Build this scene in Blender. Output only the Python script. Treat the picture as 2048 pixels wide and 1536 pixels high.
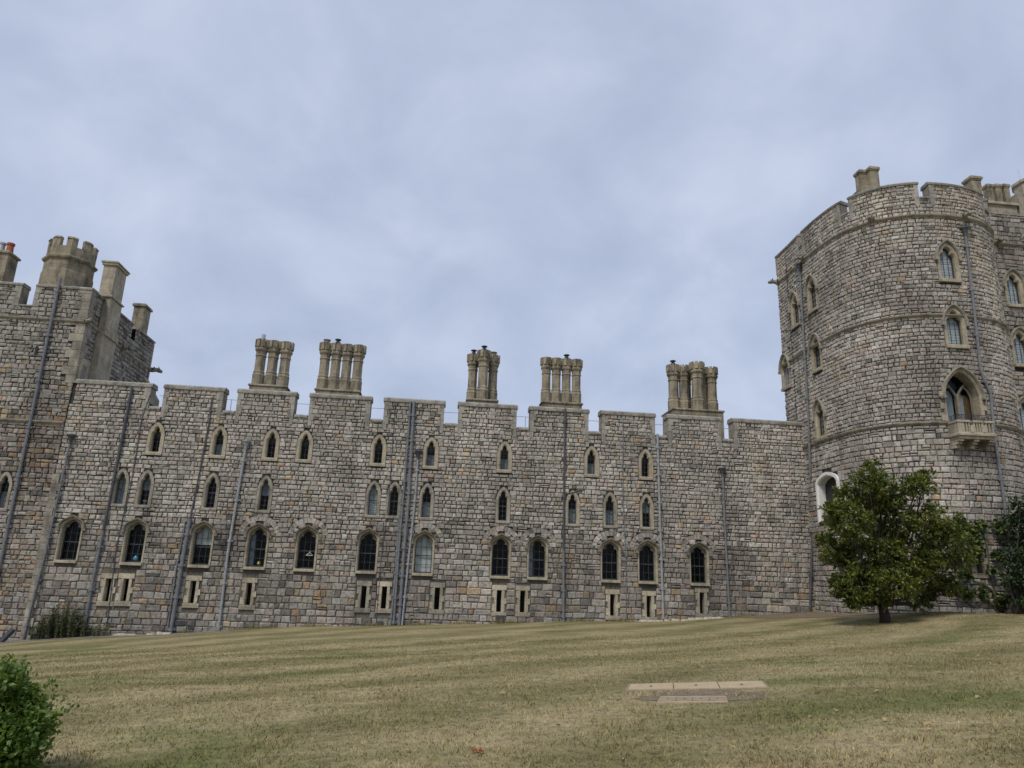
import bpy, math, random
import numpy as np
from mathutils import Vector, Matrix, noise as mnoise
random.seed(7); rng = np.random.default_rng(7)
for o in list(bpy.data.objects): bpy.data.objects.remove(o)
scene = bpy.context.scene
COL = scene.collection
pi = math.pi

# ------------------------------------------------------------------ camera
FPX, PITCH, ROLL, YAW, DIST = 1450.0, .26511183, .035986, .100288, 36.0
CAM = np.array([0.0, -DIST, 1.6])
_f = np.array([math.sin(YAW)*math.cos(PITCH), math.cos(YAW)*math.cos(PITCH), math.sin(PITCH)])
_ri = np.array([math.cos(YAW), -math.sin(YAW), 0.0]); _up = np.cross(_ri, _f)
_r = _ri*math.cos(ROLL)+_up*math.sin(ROLL); _u = -_ri*math.sin(ROLL)+_up*math.cos(ROLL)
cd = bpy.data.cameras.new('camera'); cam = bpy.data.objects.new('camera', cd); COL.objects.link(cam)
cam.matrix_world = Matrix(((_r[0], _u[0], -_f[0], CAM[0]), (_r[1], _u[1], -_f[1], CAM[1]),
                           (_r[2], _u[2], -_f[2], CAM[2]), (0, 0, 0, 1)))
cd.sensor_fit = 'HORIZONTAL'; cd.sensor_width = 36; cd.lens = FPX/2048*36
cd.clip_start = .1; cd.clip_end = 5000
scene.camera = cam
def ray(x, y): return _r*(x-1024)/FPX - _u*(y-768)/FPX + _f
def W(x, y, Y=0.0):
    """point of the photograph on the vertical plane at depth Y"""
    d = ray(x, y); return CAM + d*((Y-CAM[1])/d[1])

# ------------------------------------------------------------------ world, sun, exposure
SUN_EL, SUN_AZ = math.radians(52), math.radians(215)     # azimuth measured from +Y clockwise: behind the camera, to its left
world = bpy.data.worlds.new('World'); scene.world = world; world.use_nodes = True
nt = world.node_tree; nt.nodes.clear()
N = nt.nodes.new; L = nt.links.new
wout = N('ShaderNodeOutputWorld'); bg = N('ShaderNodeBackground'); bg.inputs[1].default_value = .1
sky = N('ShaderNodeTexSky'); sky.sky_type = 'NISHITA'; sky.sun_disc = False
sky.sun_elevation = SUN_EL; sky.sun_rotation = SUN_AZ; sky.dust_density = 2.5
tc = N('ShaderNodeTexCoord'); sep = N('ShaderNodeSeparateXYZ'); L(tc.outputs['Generated'], sep.inputs[0])
ad = N('ShaderNodeMath'); ad.operation = 'MAXIMUM'; ad.inputs[1].default_value = 0.0; L(sep.outputs[2], ad.inputs[0])
ad2 = N('ShaderNodeMath'); ad2.operation = 'ADD'; ad2.inputs[1].default_value = .55; L(ad.outputs[0], ad2.inputs[0])
dx = N('ShaderNodeMath'); dx.operation = 'DIVIDE'; L(sep.outputs[0], dx.inputs[0]); L(ad2.outputs[0], dx.inputs[1])
dy = N('ShaderNodeMath'); dy.operation = 'DIVIDE'; L(sep.outputs[1], dy.inputs[0]); L(ad2.outputs[0], dy.inputs[1])
cmb = N('ShaderNodeCombineXYZ'); L(dx.outputs[0], cmb.inputs[0]); L(dy.outputs[0], cmb.inputs[1])
n1 = N('ShaderNodeTexNoise'); n1.inputs['Scale'].default_value = 4.2; n1.inputs['Detail'].default_value = 9; n1.inputs['Roughness'].default_value = .53
n1.inputs['Distortion'].default_value = .3; L(cmb.outputs[0], n1.inputs['Vector'])
cr = N('ShaderNodeValToRGB'); L(n1.outputs['Fac'], cr.inputs[0])
SKYK = 10.0
def k(c, s=SKYK): return (c[0]*s, c[1]*s, c[2]*s, 1)
cr.color_ramp.elements[0].position = .33; cr.color_ramp.elements[0].color = (0.297, 0.341, 0.447, 1)
cr.color_ramp.elements[1].position = .68; cr.color_ramp.elements[1].color = (0.410, 0.457, 0.563, 1)
e = cr.color_ramp.elements.new(.5); e.color = (0.341, 0.389, 0.502, 1)
scl = N('ShaderNodeVectorMath'); scl.operation = 'SCALE'; scl.inputs['Scale'].default_value = SKYK; L(cr.outputs[0], scl.inputs[0])
mx = N('ShaderNodeMix'); mx.data_type = 'RGBA'; mx.inputs[0].default_value = .9
L(sky.outputs[0], mx.inputs[6]); L(scl.outputs[0], mx.inputs[7]); L(mx.outputs[2], bg.inputs[0]); L(bg.outputs[0], wout.inputs[0])
sl = bpy.data.lights.new('sun', 'SUN'); sl.energy = 1.5; sl.angle = math.radians(14); sl.color = (1, .93, .82)
sun = bpy.data.objects.new('sun', sl); COL.objects.link(sun)
sd = Vector((math.sin(SUN_AZ)*math.cos(SUN_EL), math.cos(SUN_AZ)*math.cos(SUN_EL), math.sin(SUN_EL)))
sun.rotation_euler = sd.to_track_quat('Z', 'Y').to_euler(); sun.location = (0, -30, 60)
vs = scene.view_settings; vs.view_transform = 'Standard'; vs.look = 'None'; vs.exposure = 0.58; vs.gamma = 1; vs.use_curve_mapping = False

# ------------------------------------------------------------------ materials
def new_mat(name):
    m = bpy.data.materials.new(name); m.use_nodes = True; t = m.node_tree
    return m, t, t.nodes['Principled BSDF']
def setin(b, **kw):
    for a, v in kw.items(): b.inputs[a.replace('_', ' ')].default_value = v
def tex_noise(t, vec, scale, detail=4, rough=.55):
    n = t.nodes.new('ShaderNodeTexNoise'); n.inputs['Scale'].default_value = scale
    n.inputs['Detail'].default_value = detail; n.inputs['Roughness'].default_value = rough
    t.links.new(vec, n.inputs['Vector']); return n.outputs['Fac']
def ramp(t, fac, stops):
    r = t.nodes.new('ShaderNodeValToRGB'); el = r.color_ramp.elements
    while len(el) < len(stops): el.new(.5)
    for e_, (p, c) in zip(el, stops): e_.position = p; e_.color = (*c, 1) if len(c) == 3 else c
    t.links.new(fac, r.inputs[0]); return r.outputs[0]
def mixc(t, a, b, fac, mode='MIX'):
    m = t.nodes.new('ShaderNodeMix'); m.data_type = 'RGBA'; m.blend_type = mode
    for s, v in ((0, fac), (6, a), (7, b)):
        if hasattr(v, 'is_linked') or hasattr(v, 'links'): t.links.new(v, m.inputs[s])
        else: m.inputs[s].default_value = v if s == 0 else (*v, 1)
    return m.outputs[2]
def pos(t):
    return t.nodes.new('ShaderNodeNewGeometry').outputs['Position']
def mapped(t, vec, sc):
    m = t.nodes.new('ShaderNodeVectorMath'); m.operation = 'MULTIPLY'; m.inputs[1].default_value = sc
    t.links.new(vec, m.inputs[0]); return m.outputs[0]
def bump(t, b, h, strength, dist):
    n = t.nodes.new('ShaderNodeBump'); n.inputs['Strength'].default_value = strength; n.inputs['Distance'].default_value = dist
    t.links.new(h, n.inputs['Height']); t.links.new(n.outputs[0], b.inputs['Normal'])

def stone_material():
    m, t, b = new_mat('rubble_stone'); p = pos(t)
    at = t.nodes.new('ShaderNodeAttribute'); at.attribute_name = 'Col'
    n = tex_noise(t, p, 9, 6, .65); n2 = tex_noise(t, p, 45, 3, .6); n3 = tex_noise(t, mapped(t, p, (.5, .5, .22)), 1.0, 4, .6)
    c = mixc(t, at.outputs['Color'], ramp(t, n, [(.28, (.42, .40, .37)), (.5, (1, 1, 1)), (.72, (1.3, 1.27, 1.2))]), 1.0, 'MULTIPLY')
    c = mixc(t, c, ramp(t, n2, [(.3, (.72, .72, .72)), (.6, (1.1, 1.1, 1.1))]), .8, 'MULTIPLY')
    c = mixc(t, c, ramp(t, n3, [(.32, (.70, .69, .70)), (.55, (1, 1, 1)), (.75, (1.14, 1.10, 1.0))]), 1.0, 'MULTIPLY')
    n4 = tex_noise(t, mapped(t, p, (1.6, 1.6, .11)), 1.0, 5, .65)
    c = mixc(t, c, ramp(t, n4, [(.28, (.55, .54, .53)), (.46, (1, 1, 1))]), 1.0, 'MULTIPLY')
    t.links.new(c, b.inputs['Base Color']); setin(b, Roughness=.92, Specular_IOR_Level=.2)
    bump(t, b, n, .8, .03); return m
def ashlar_material(name, base, dark, amount=.5):
    m, t, b = new_mat(name); p = pos(t)
    n = tex_noise(t, mapped(t, p, (1, 1, .45)), 2.6, 6, .65); n2 = tex_noise(t, p, 14, 4, .6); n3 = tex_noise(t, p, 70, 2)
    c = ramp(t, n, [(.34-.1*(1-amount), dark), (.56, base), (.75, tuple(min(1, x*1.12) for x in base))])
    c = mixc(t, c, ramp(t, n2, [(.3, (.68, .67, .66)), (.55, (1, 1, 1)), (.8, (1.08, 1.05, .98))]), 1.0, 'MULTIPLY')
    br = t.nodes.new('ShaderNodeTexBrick'); br.inputs['Scale'].default_value = 1.0
    for q, v in (('Brick Width', .62), ('Row Height', .36), ('Mortar Size', .008), ('Mortar Smooth', .3)): br.inputs[q].default_value = v
    br.inputs['Color1'].default_value = (1, 1, 1, 1); br.inputs['Color2'].default_value = (.86, .85, .83, 1); br.inputs['Mortar'].default_value = (.5, .48, .45, 1)
    sx = t.nodes.new('ShaderNodeSeparateXYZ'); t.links.new(p, sx.inputs[0])
    aa = t.nodes.new('ShaderNodeMath'); aa.operation = 'ADD'; t.links.new(sx.outputs[0], aa.inputs[0]); t.links.new(sx.outputs[1], aa.inputs[1])
    cx = t.nodes.new('ShaderNodeCombineXYZ'); t.links.new(aa.outputs[0], cx.inputs[0]); t.links.new(sx.outputs[2], cx.inputs[1])
    t.links.new(cx.outputs[0], br.inputs['Vector'])
    c = mixc(t, c, br.outputs['Color'], .85, 'MULTIPLY')
    gi = t.nodes.new('ShaderNodeNewGeometry'); c = mixc(t, c, ramp(t, gi.outputs['Random Per Island'], [(0, (.78, .77, .76)), (1, (1.15, 1.13, 1.08))]), 1.0, 'MULTIPLY')
    t.links.new(c, b.inputs['Base Color']); setin(b, Roughness=.9, Specular_IOR_Level=.2)
    bump(t, b, n3, .35, .01); return m
def plain(name, col, rough=.6, metal=0.0, var=.25, spec=.4):
    m, t, b = new_mat(name); p = pos(t)
    n = tex_noise(t, p, 7, 5, .65)
    c = ramp(t, n, [(.3, tuple(x*(1-var) for x in col)), (.7, tuple(min(1, x*(1+var)) for x in col))])
    t.links.new(c, b.inputs['Base Color']); setin(b, Roughness=rough, Metallic=metal, Specular_IOR_Level=spec); return m
def glass_material():
    m = bpy.data.materials.new('window_glass'); m.use_nodes = True; t = m.node_tree; t.nodes.clear()
    o = t.nodes.new('ShaderNodeOutputMaterial'); tr = t.nodes.new('ShaderNodeBsdfTransparent'); tr.inputs[0].default_value = (.72, .78, .8, 1)
    gl = t.nodes.new('ShaderNodeBsdfGlossy'); gl.inputs['Roughness'].default_value = .03
    n = tex_noise(t, pos(t), 2.2, 2); bp_ = t.nodes.new('ShaderNodeBump'); bp_.inputs['Strength'].default_value = .12; bp_.inputs['Distance'].default_value = .05
    t.links.new(n, bp_.inputs['Height']); t.links.new(bp_.outputs[0], gl.inputs['Normal'])
    fr = t.nodes.new('ShaderNodeFresnel'); fr.inputs[0].default_value = 1.22
    mxs = t.nodes.new('ShaderNodeMixShader'); t.links.new(fr.outputs[0], mxs.inputs[0]); t.links.new(tr.outputs[0], mxs.inputs[1]); t.links.new(gl.outputs[0], mxs.inputs[2])
    t.links.new(mxs.outputs[0], o.inputs[0]); return m
def leaf_material(name, cols, transl=.3, rough=.45):
    m = bpy.data.materials.new(name); m.use_nodes = True; t = m.node_tree; b = t.nodes['Principled BSDF']; o = t.nodes['Material Output']
    g = t.nodes.new('ShaderNodeNewGeometry')
    c = ramp(t, g.outputs['Random Per Island'], [(i/(len(cols)-1)*.98+.01, c_) for i, c_ in enumerate(cols)])
    n = tex_noise(t, g.outputs['Position'], 1.3, 3)
    c = mixc(t, c, ramp(t, n, [(.35, (.75, .8, .8)), (.65, (1.25, 1.15, .95))]), 1.0, 'MULTIPLY')
    t.links.new(c, b.inputs['Base Color']); setin(b, Roughness=rough, Specular_IOR_Level=.35)
    tl = t.nodes.new('ShaderNodeBsdfTranslucent'); t.links.new(c, tl.inputs[0])
    mxs = t.nodes.new('ShaderNodeMixShader'); mxs.inputs[0].default_value = transl
    t.links.new(b.outputs[0], mxs.inputs[1]); t.links.new(tl.outputs[0], mxs.inputs[2]); t.links.new(mxs.outputs[0], o.inputs[0]); return m

M = {}
M['stone'] = stone_material()
M['buff'] = ashlar_material('buff_dressed_stone', (.43, .39, .31), (.24, .22, .175), .6)
M['pale'] = ashlar_material('pale_dressed_stone', (.52, .475, .375), (.32, .29, .235), .5)
M['greybuff'] = ashlar_material('weathered_dressed_stone', (.36, .335, .285), (.17, .16, .14), .7)
M['chimney'] = ashlar_material('chimney_stone', (.335, .30, .228), (.135, .125, .105), .9)
M['coping'] = ashlar_material('coping_stone', (.36, .35, .32), (.17, .165, .155), .6)
M['string'] = ashlar_material('string_course_stone', (.34, .31, .25), (.16, .15, .125), .7)
M['hood'] = ashlar_material('dark_weathered_shaded_stone', (.25, .23, .19), (.11, .105, .095), .7)  # weathered hoods; on the cusped heads its dark tone is painted shade
M['white_plaster'] = plain('white_plaster', (.72, .71, .68), .8, 0, .12)
M['lead'] = plain('grey_lead_pipe', (.15, .16, .175), .55, .0, .3)
M['dark_pipe'] = plain('dark_iron_pipe', (.07, .074, .084), .5, .0, .35)
M['pale_pipe'] = plain('pale_grey_pipe', (.27, .285, .30), .5, .0, .3)
M['black'] = plain('black_paint_and_shade', (.012, .013, .015), .4, 0, .2)
M['iron'] = plain('wrought_iron', (.03, .035, .045), .5, .0, .2)
M['sash'] = plain('dark_grey_sash_paint', (.05, .052, .055), .45, 0, .2)
M['white'] = plain('white_paint', (.78, .77, .74), .5, 0, .05)
M['blind'] = plain('cream_blind', (.74, .73, .68), .8, 0, .06)
M['net'] = plain('grey_net_curtain', (.36, .38, .40), .9, 0, .12)
M['pale_net'] = plain('pale_net_curtain', (.7, .71, .72), .9, 0, .2)
M['brown'] = plain('brown_timber', (.17, .09, .035), .6, 0, .3)
M['glass'] = glass_material()
M['terracotta'] = plain('terracotta', (.33, .09, .045), .8, 0, .2)
M['metal'] = plain('galvanised_metal', (.42, .43, .43), .4, .6, .15)
M['roof'] = plain('lead_roof', (.2, .21, .22), .7, 0, .2)
M['bark'] = plain('dark_bark', (.034, .028, .023), .9, 0, .4)
M['vinebark'] = plain('grey_vine_bark', (.11, .095, .075), .9, 0, .35)
M['soil'] = plain('bare_soil', (.16, .125, .085), .95, 0, .4)
M['concrete'] = plain('tan_concrete', (.40, .315, .195), .9, 0, .16)
M['concrete_grey'] = plain('worn_concrete', (.27, .215, .15), .9, 0, .25)
M['path'] = plain('grey_gravel', (.21, .20, .18), .95, 0, .3)
M['rubble'] = plain('pale_rubble', (.46, .42, .36), .9, 0, .25)
M['blue_glaze'] = plain('blue_glaze', (.06, .2, .28), .2, 0, .2)
M['yellow'] = plain('yellow_shade', (.6, .45, .12), .7, 0, .2)
M['magnolia'] = leaf_material('magnolia_leaves', [(.045, .07, .016), (.09, .125, .026), (.125, .17, .034), (.165, .195, .045), (.20, .19, .055)], .25, .4)
M['dark_leaf'] = leaf_material('dark_evergreen_leaves', [(.016, .032, .016), (.025, .052, .022), (.045, .078, .028), (.065, .105, .036)], .15, .35)
M['vine_leaf'] = leaf_material('vine_leaves', [(.03, .06, .018), (.06, .105, .026), (.105, .16, .042), (.16, .19, .06)], .3, .45)
M['herb_leaf'] = leaf_material('herb_leaves', [(.035, .06, .026), (.065, .095, .038), (.10, .13, .052), (.16, .165, .08)], .25, .6)
M['bush_leaf'] = leaf_material('bright_shrub_leaves', [(.05, .10, .02), (.09, .165, .03), (.13, .22, .04), (.19, .25, .055)], .35, .4)
M['dry_leaf'] = leaf_material('dry_fallen_leaf', [(.2, .13, .06), (.33, .25, .13), (.5, .42, .27)], .2, .7)
M['red_leaf'] = leaf_material('red_fallen_leaf', [(.25, .03, .015), (.35, .05, .02)], .2, .6)

def grass_color(t, p, gain=1.0):
    # dried lawn: mowing bands nearly parallel to the wall, straw and green patches
    dirn = t.nodes.new('ShaderNodeVectorMath'); dirn.operation = 'DOT_PRODUCT'; dirn.inputs[1].default_value = STRIPE
    warp = tex_noise(t, mapped(t, p, (.12, .3, 0)), 1.0, 3)
    t.links.new(p, dirn.inputs[0])
    s = t.nodes.new('ShaderNodeMath'); s.operation = 'MULTIPLY_ADD'; s.inputs[1].default_value = 3.4; t.links.new(warp, s.inputs[0]); t.links.new(dirn.outputs['Value'], s.inputs[2])
    w = t.nodes.new('ShaderNodeMath'); w.operation = 'MULTIPLY'; w.inputs[1].default_value = 2*pi/3.1; t.links.new(s.outputs[0], w.inputs[0])
    sn = t.nodes.new('ShaderNodeMath'); sn.operation = 'SINE'; t.links.new(w.outputs[0], sn.inputs[0])
    sm = t.nodes.new('ShaderNodeMath'); sm.operation = 'MULTIPLY_ADD'; sm.inputs[2].default_value = .5; t.links.new(ramp(t, tex_noise(t, mapped(t, p, (.35, .5, 0)), 1.0, 4, .6), [(.33, (.12, .12, .12)), (.60, (.5, .5, .5))]), sm.inputs[1]); t.links.new(sn.outputs[0], sm.inputs[0])
    big = tex_noise(t, mapped(t, p, (.22, .4, .2)), 1.0, 4, .6); mid = tex_noise(t, mapped(t, p, (.8, 1.5, 1)), 1.0, 5, .65); fine = tex_noise(t, mapped(t, p, (1, 1, 1)), 9, 5, .7)
    straw = (.385*gain, .325*gain, .195*gain); green = (.135*gain, .128*gain, .054*gain)
    c = ramp(t, sm.outputs[0], [(.15, tuple(a*.2+b*.8 for a, b in zip(straw, green))), (.85, straw)])
    c2 = ramp(t, mid, [(.36, green), (.52, (.235*gain, .20*gain, .105*gain)), (.70, (.37*gain, .305*gain, .18*gain))])
    c = mixc(t, c, c2, .45)
    c = mixc(t, c, (.105*gain, .14*gain, .036*gain), ramp(t, big, [(.56, (0, 0, 0)), (.70, (.75, .75, .75))]))
    c = mixc(t, c, (.24*gain, .155*gain, .075*gain), ramp(t, big, [(.27, (.55, .55, .55)), (.38, (0, 0, 0))]))
    # the two lusher green patches the photograph shows
    for (cx, cy, rx, ry) in GREEN:
        v = t.nodes.new('ShaderNodeVectorMath'); v.operation = 'SUBTRACT'; v.inputs[1].default_value = (cx, cy, 0); t.links.new(p, v.inputs[0])
        v2 = mapped(t, v.outputs[0], (1/rx, 1/ry, 0)); ln = t.nodes.new('ShaderNodeVectorMath'); ln.operation = 'LENGTH'; t.links.new(v2, ln.inputs[0])
        a = t.nodes.new('ShaderNodeMath'); a.operation = 'MULTIPLY_ADD'; a.inputs[1].default_value = 1.3; t.links.new(mid, a.inputs[0]); t.links.new(ln.outputs['Value'], a.inputs[2]); hf = t.nodes.new('ShaderNodeMath'); hf.operation = 'MULTIPLY'; hf.inputs[1].default_value = .5; t.links.new(a.outputs[0], hf.inputs[0]); a = hf
        c = mixc(t, c, (.125*gain, .142*gain, .05*gain), ramp(t, a.outputs[0], [(.48, (.75, .75, .75)), (.95, (0, 0, 0))]))
    tuft = tex_noise(t, mapped(t, p, (2.6, 3.4, 1)), 1.0, 6, .75)
    c = mixc(t, c, (.085*gain, .088*gain, .036*gain), ramp(t, tuft, [(.56, (0, 0, 0)), (.70, (.75, .75, .75))]))
    c = mixc(t, c, ramp(t, fine, [(.3, (.62, .62, .6)), (.5, (1, 1, 1)), (.7, (1.28, 1.25, 1.2))]), 1.0, 'MULTIPLY')
    return c, fine
STRIPE = (-.60, .80, 0); GREEN = [(5.9, -26.9, 2.3, 1.0), (7.6, -26.7, 1.6, 1.1), (-2.3, -28.6, 1.7, .75), (5.3, -24.5, 2.2, .5)]
def lawn_material(name, gain, blades=False):
    m, t, b = new_mat(name); p = pos(t); c, fine = grass_color(t, p, gain)
    if blades:
        g = t.nodes.new('ShaderNodeNewGeometry'); c = mixc(t, c, ramp(t, g.outputs['Random Per Island'], [(0, (.6, .65, .6)), (1, (1.45, 1.35, 1.2))]), 1.0, 'MULTIPLY')
    t.links.new(c, b.inputs['Base Color']); setin(b, Roughness=.95, Specular_IOR_Level=.1)
    if not blades: bump(t, b, fine, 1.0, .06)
    return m
M['lawn'] = lawn_material('dry_lawn', 1.0); M['blade'] = lawn_material('grass_blades', 1.1, True)

# ------------------------------------------------------------------ mesh helpers
class MB:
    def __init__(s): s.v = []; s.f = []; s.c = []
    def add(s, vs_, fs, col=None):
        o = len(s.v); s.v.extend(tuple(map(float, q)) for q in vs_); s.f.extend([tuple(i+o for i in f) for f in fs]); s.c.extend([col or (1, 1, 1)]*len(fs))
    def box(s, x0, y0, z0, x1, y1, z1, col=None, bev=0):
        if bev:
            b = min(bev, (x1-x0)*.45, (y1-y0)*.45, (z1-z0)*.45)
            vs_ = [(x0, y0, z0), (x1, y0, z0), (x1, y1, z0), (x0, y1, z0), (x0, y0, z1-b), (x1, y0, z1-b), (x1, y1, z1-b), (x0, y1, z1-b), (x0+b, y0+b, z1), (x1-b, y0+b, z1), (x1-b, y1-b, z1), (x0+b, y1-b, z1)]
            fs = [(3, 2, 1, 0), (8, 9, 10, 11)]+[(i, (i+1) % 4, 4+(i+1) % 4, 4+i) for i in range(4)]+[(4+i, 4+(i+1) % 4, 8+(i+1) % 4, 8+i) for i in range(4)]
        else:
            vs_ = [(x0, y0, z0), (x1, y0, z0), (x1, y1, z0), (x0, y1, z0), (x0, y0, z1), (x1, y0, z1), (x1, y1, z1), (x0, y1, z1)]
            fs = [(3, 2, 1, 0), (4, 5, 6, 7)]+[(i, (i+1) % 4, 4+(i+1) % 4, 4+i) for i in range(4)]
        s.add(vs_, fs, col)
    def tube(s, pts, r, n=8, r2=None, cap=True):
        pts = [Vector(map(float, p)) for p in pts]; m = len(pts); vs_ = []; prev = None
        for i, p in enumerate(pts):
            d = (pts[min(i+1, m-1)]-pts[max(i-1, 0)]).normalized()
            a = d.orthogonal().normalized() if prev is None else (prev-d*prev.dot(d)).normalized()
            prev = a; b = d.cross(a); rr = r if r2 is None else r+(r2-r)*i/max(1, m-1)
            for j in range(n):
                t = 2*pi*j/n; vs_.append(p+(a*math.cos(t)+b*math.sin(t))*rr)
        fs = [(i*n+j, i*n+(j+1) % n, (i+1)*n+(j+1) % n, (i+1)*n+j) for i in range(m-1) for j in range(n)]
        if cap: fs += [tuple(range(n-1, -1, -1)), tuple((m-1)*n+j for j in range(n))]
        s.add(vs_, fs)
    def lathe(s, prof, n=8, cx=0, cy=0, ph=None, lobes=0, lobe_amt=0):
        ph = pi/n if ph is None else ph; vs_ = []
        for r, z in prof:
            for j in range(n):
                t = 2*pi*j/n+ph; vs_.append((cx+r*math.cos(t), cy+r*math.sin(t), z))
        fs = [(i*n+j, i*n+(j+1) % n, (i+1)*n+(j+1) % n, (i+1)*n+j) for i in range(len(prof)-1) for j in range(n)]
        fs += [tuple(range(n-1, -1, -1)), tuple((len(prof)-1)*n+j for j in range(n))]
        s.add(vs_, fs)
def children_of(o): return [c for c in bpy.data.objects if c.parent == o]
def link(name, me, mat, parent=None, loc=(0, 0, 0), rz=0, label=None):
    o = bpy.data.objects.new(name, me); COL.objects.link(o)
    if mat and not me.materials: me.materials.append(mat)
    if parent: o.parent = parent
    o.location = loc; o.rotation_euler = (0, 0, rz)
    if label: o['label'] = label
    return o
def mesh_of(name, mb, smooth=False):
    me = bpy.data.meshes.new(name); me.from_pydata(mb.v, [], mb.f); me.update()
    if any(c != (1, 1, 1) for c in mb.c):
        a = me.attributes.new('Col', 'FLOAT_COLOR', 'FACE'); a.data.foreach_set('color', np.array([(*c, 1) for c in mb.c], dtype=np.float32).ravel())
    if smooth: me.polygons.foreach_set('use_smooth', [True]*len(me.polygons))
    return me
def build(name, mb, mat, parent=None, loc=None, rz=0, smooth=False, label=None):
    """a mesh in world axes; when its parent is a thing's root the offset to the root is taken off"""
    if loc is None: loc = tuple(-parent.location) if parent else (0, 0, 0)
    return link(name, mesh_of(name, mb, smooth), mat, parent, loc, rz, label)
def thing(name, label, cat, loc=(0, 0, 0), group=None, rz=0):
    o = bpy.data.objects.new(name, None); COL.objects.link(o); o.location = loc; o.rotation_euler = (0, 0, rz); o.empty_display_size = .3
    tag(o, label, cat, group); return o
def tag(o, label=None, cat=None, group=None, kind=None):
    if label: o['label'] = label
    if cat: o['category'] = cat
    if group: o['group'] = group
    if kind: o['kind'] = kind
    return o
def rel(root, p): return (p[0]-root.location[0], p[1]-root.location[1], p[2]-root.location[2])

# ------------------------------------------------------------------ ground
GX = [-60, -26, -17.57, -14.45, -9.75, -5.78, -1.23, 3.46, 8.29, 12.0, 14.8, 18.95, 24, 45, 90]
GZ = [-3.6, -2.3, -1.66, -1.41, -1.07, -.78, -.57, -.34, -.14, .04, .24, .62, .93, 1.9, 3]
def gz(x, y):
    base = np.interp(x, GX, GZ); near = .05*np.clip(x, -40, 40)
    t = np.clip((y+27)/19, 0, 1); t = t*t*(3-2*t)
    return near+(base-near)*t+.27*np.exp(-((x-19.5)/5.5)**2-((y+8.5)/4.5)**2)
def ground_pt(px, py):
    d = ray(px, py); t = 3.0
    for i in range(4000):
        p = CAM+d*t
        if p[2] <= gz(p[0], p[1]): break
        t += .01
    return p
xs = np.concatenate([[-900, -400, -200, -100, -60], np.arange(-40, 45.1, .5), [60, 100, 200, 400, 900]])
ys = np.concatenate([[-900, -400, -200, -100, -60], np.arange(-45, 12.1, .5), [30, 60, 100, 200, 400, 900]])
XX, YY = np.meshgrid(xs, ys); ZZ = gz(XX, YY)
ZZ = ZZ+np.where((abs(XX) < 42) & (YY > -46) & (YY < 5), .035*np.sin(XX*.7+YY*.3)*np.sin(YY*.55-XX*.17), 0)
vs_ = np.stack([XX, YY, ZZ], -1).reshape(-1, 3).tolist(); nx = len(xs)
fs_ = [(j*nx+i, j*nx+i+1, (j+1)*nx+i+1, (j+1)*nx+i) for j in range(len(ys)-1) for i in range(nx-1)]
mb = MB(); mb.add(vs_, fs_); g_ = build('ground', mb, M['lawn'], smooth=True); tag(g_, kind='structure')
def gz2(x, y): return gz(x, y)+.035*np.sin(x*.7+y*.3)*np.sin(y*.55-x*.17)
def patch(name, mat, inside, x0, x1, y0, y1, step, lift):
    mb = MB(); xs_ = np.arange(x0, x1, step); ys_ = np.arange(y0, y1, step)
    idx = {}
    def vid(x, y):
        kx = (round(x, 4), round(y, 4))
        if kx not in idx: idx[kx] = len(mb.v); mb.v.append((x, y, float(gz2(x, y))+lift))
        return idx[kx]
    for x in xs_:
        for y in ys_:
            if inside(x+step/2, y+step/2):
                mb.f.append((vid(x, y), vid(x+step, y), vid(x+step, y+step), vid(x, y+step))); mb.c.append((1, 1, 1))
    return tag(build(name, mb, mat, smooth=True), kind='structure')
nz = lambda x, y, s=1: mnoise.noise(Vector((x*s, y*s, 3.3)))
patch('soil_bed', M['soil'], lambda x, y: y > max(-8.0+.5*nz(x, y, .9)-1.3*math.exp(-((x-17.3)/1.3)**2), -8.4+(19.2-x)*1.9+.6*nz(x, y, 1.1)) and x > 15, 15, 27, -11, 0, .12, .012)
patch('path', M['path'], lambda x, y: y > -1.5+.3*nz(x, y, .8)+max(0, (x+13)*.25), -30, -8, -2.6, .2, .12, .012)

# ------------------------------------------------------------------ masonry
def stone_col(style, u, z):
    n = mnoise.noise(Vector((u*.25+style[1], z*.35, style[1]*3)))
    b = style[0]*(1+.3*n)*random.uniform(.8, 1.2); r = random.random()
    if r < style[2]: c = random.choice(((1.1, .88, .6), (1.0, .86, .66), (1.08, .80, .55)))                       # ochre
    elif r < style[2]+style[3]: c = (1.06, .925, .83)            # pinkish
    elif r < style[2]+style[3]+style[4]: b *= random.uniform(.5, .72); c = (1, .94, .86)     # dark
    elif r < style[2]+style[3]+style[4]+.16: b *= 1.15; c = (1, .955, .865)
    else: c = (1, .945, .835)
    return tuple(b*x for x in c)
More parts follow.
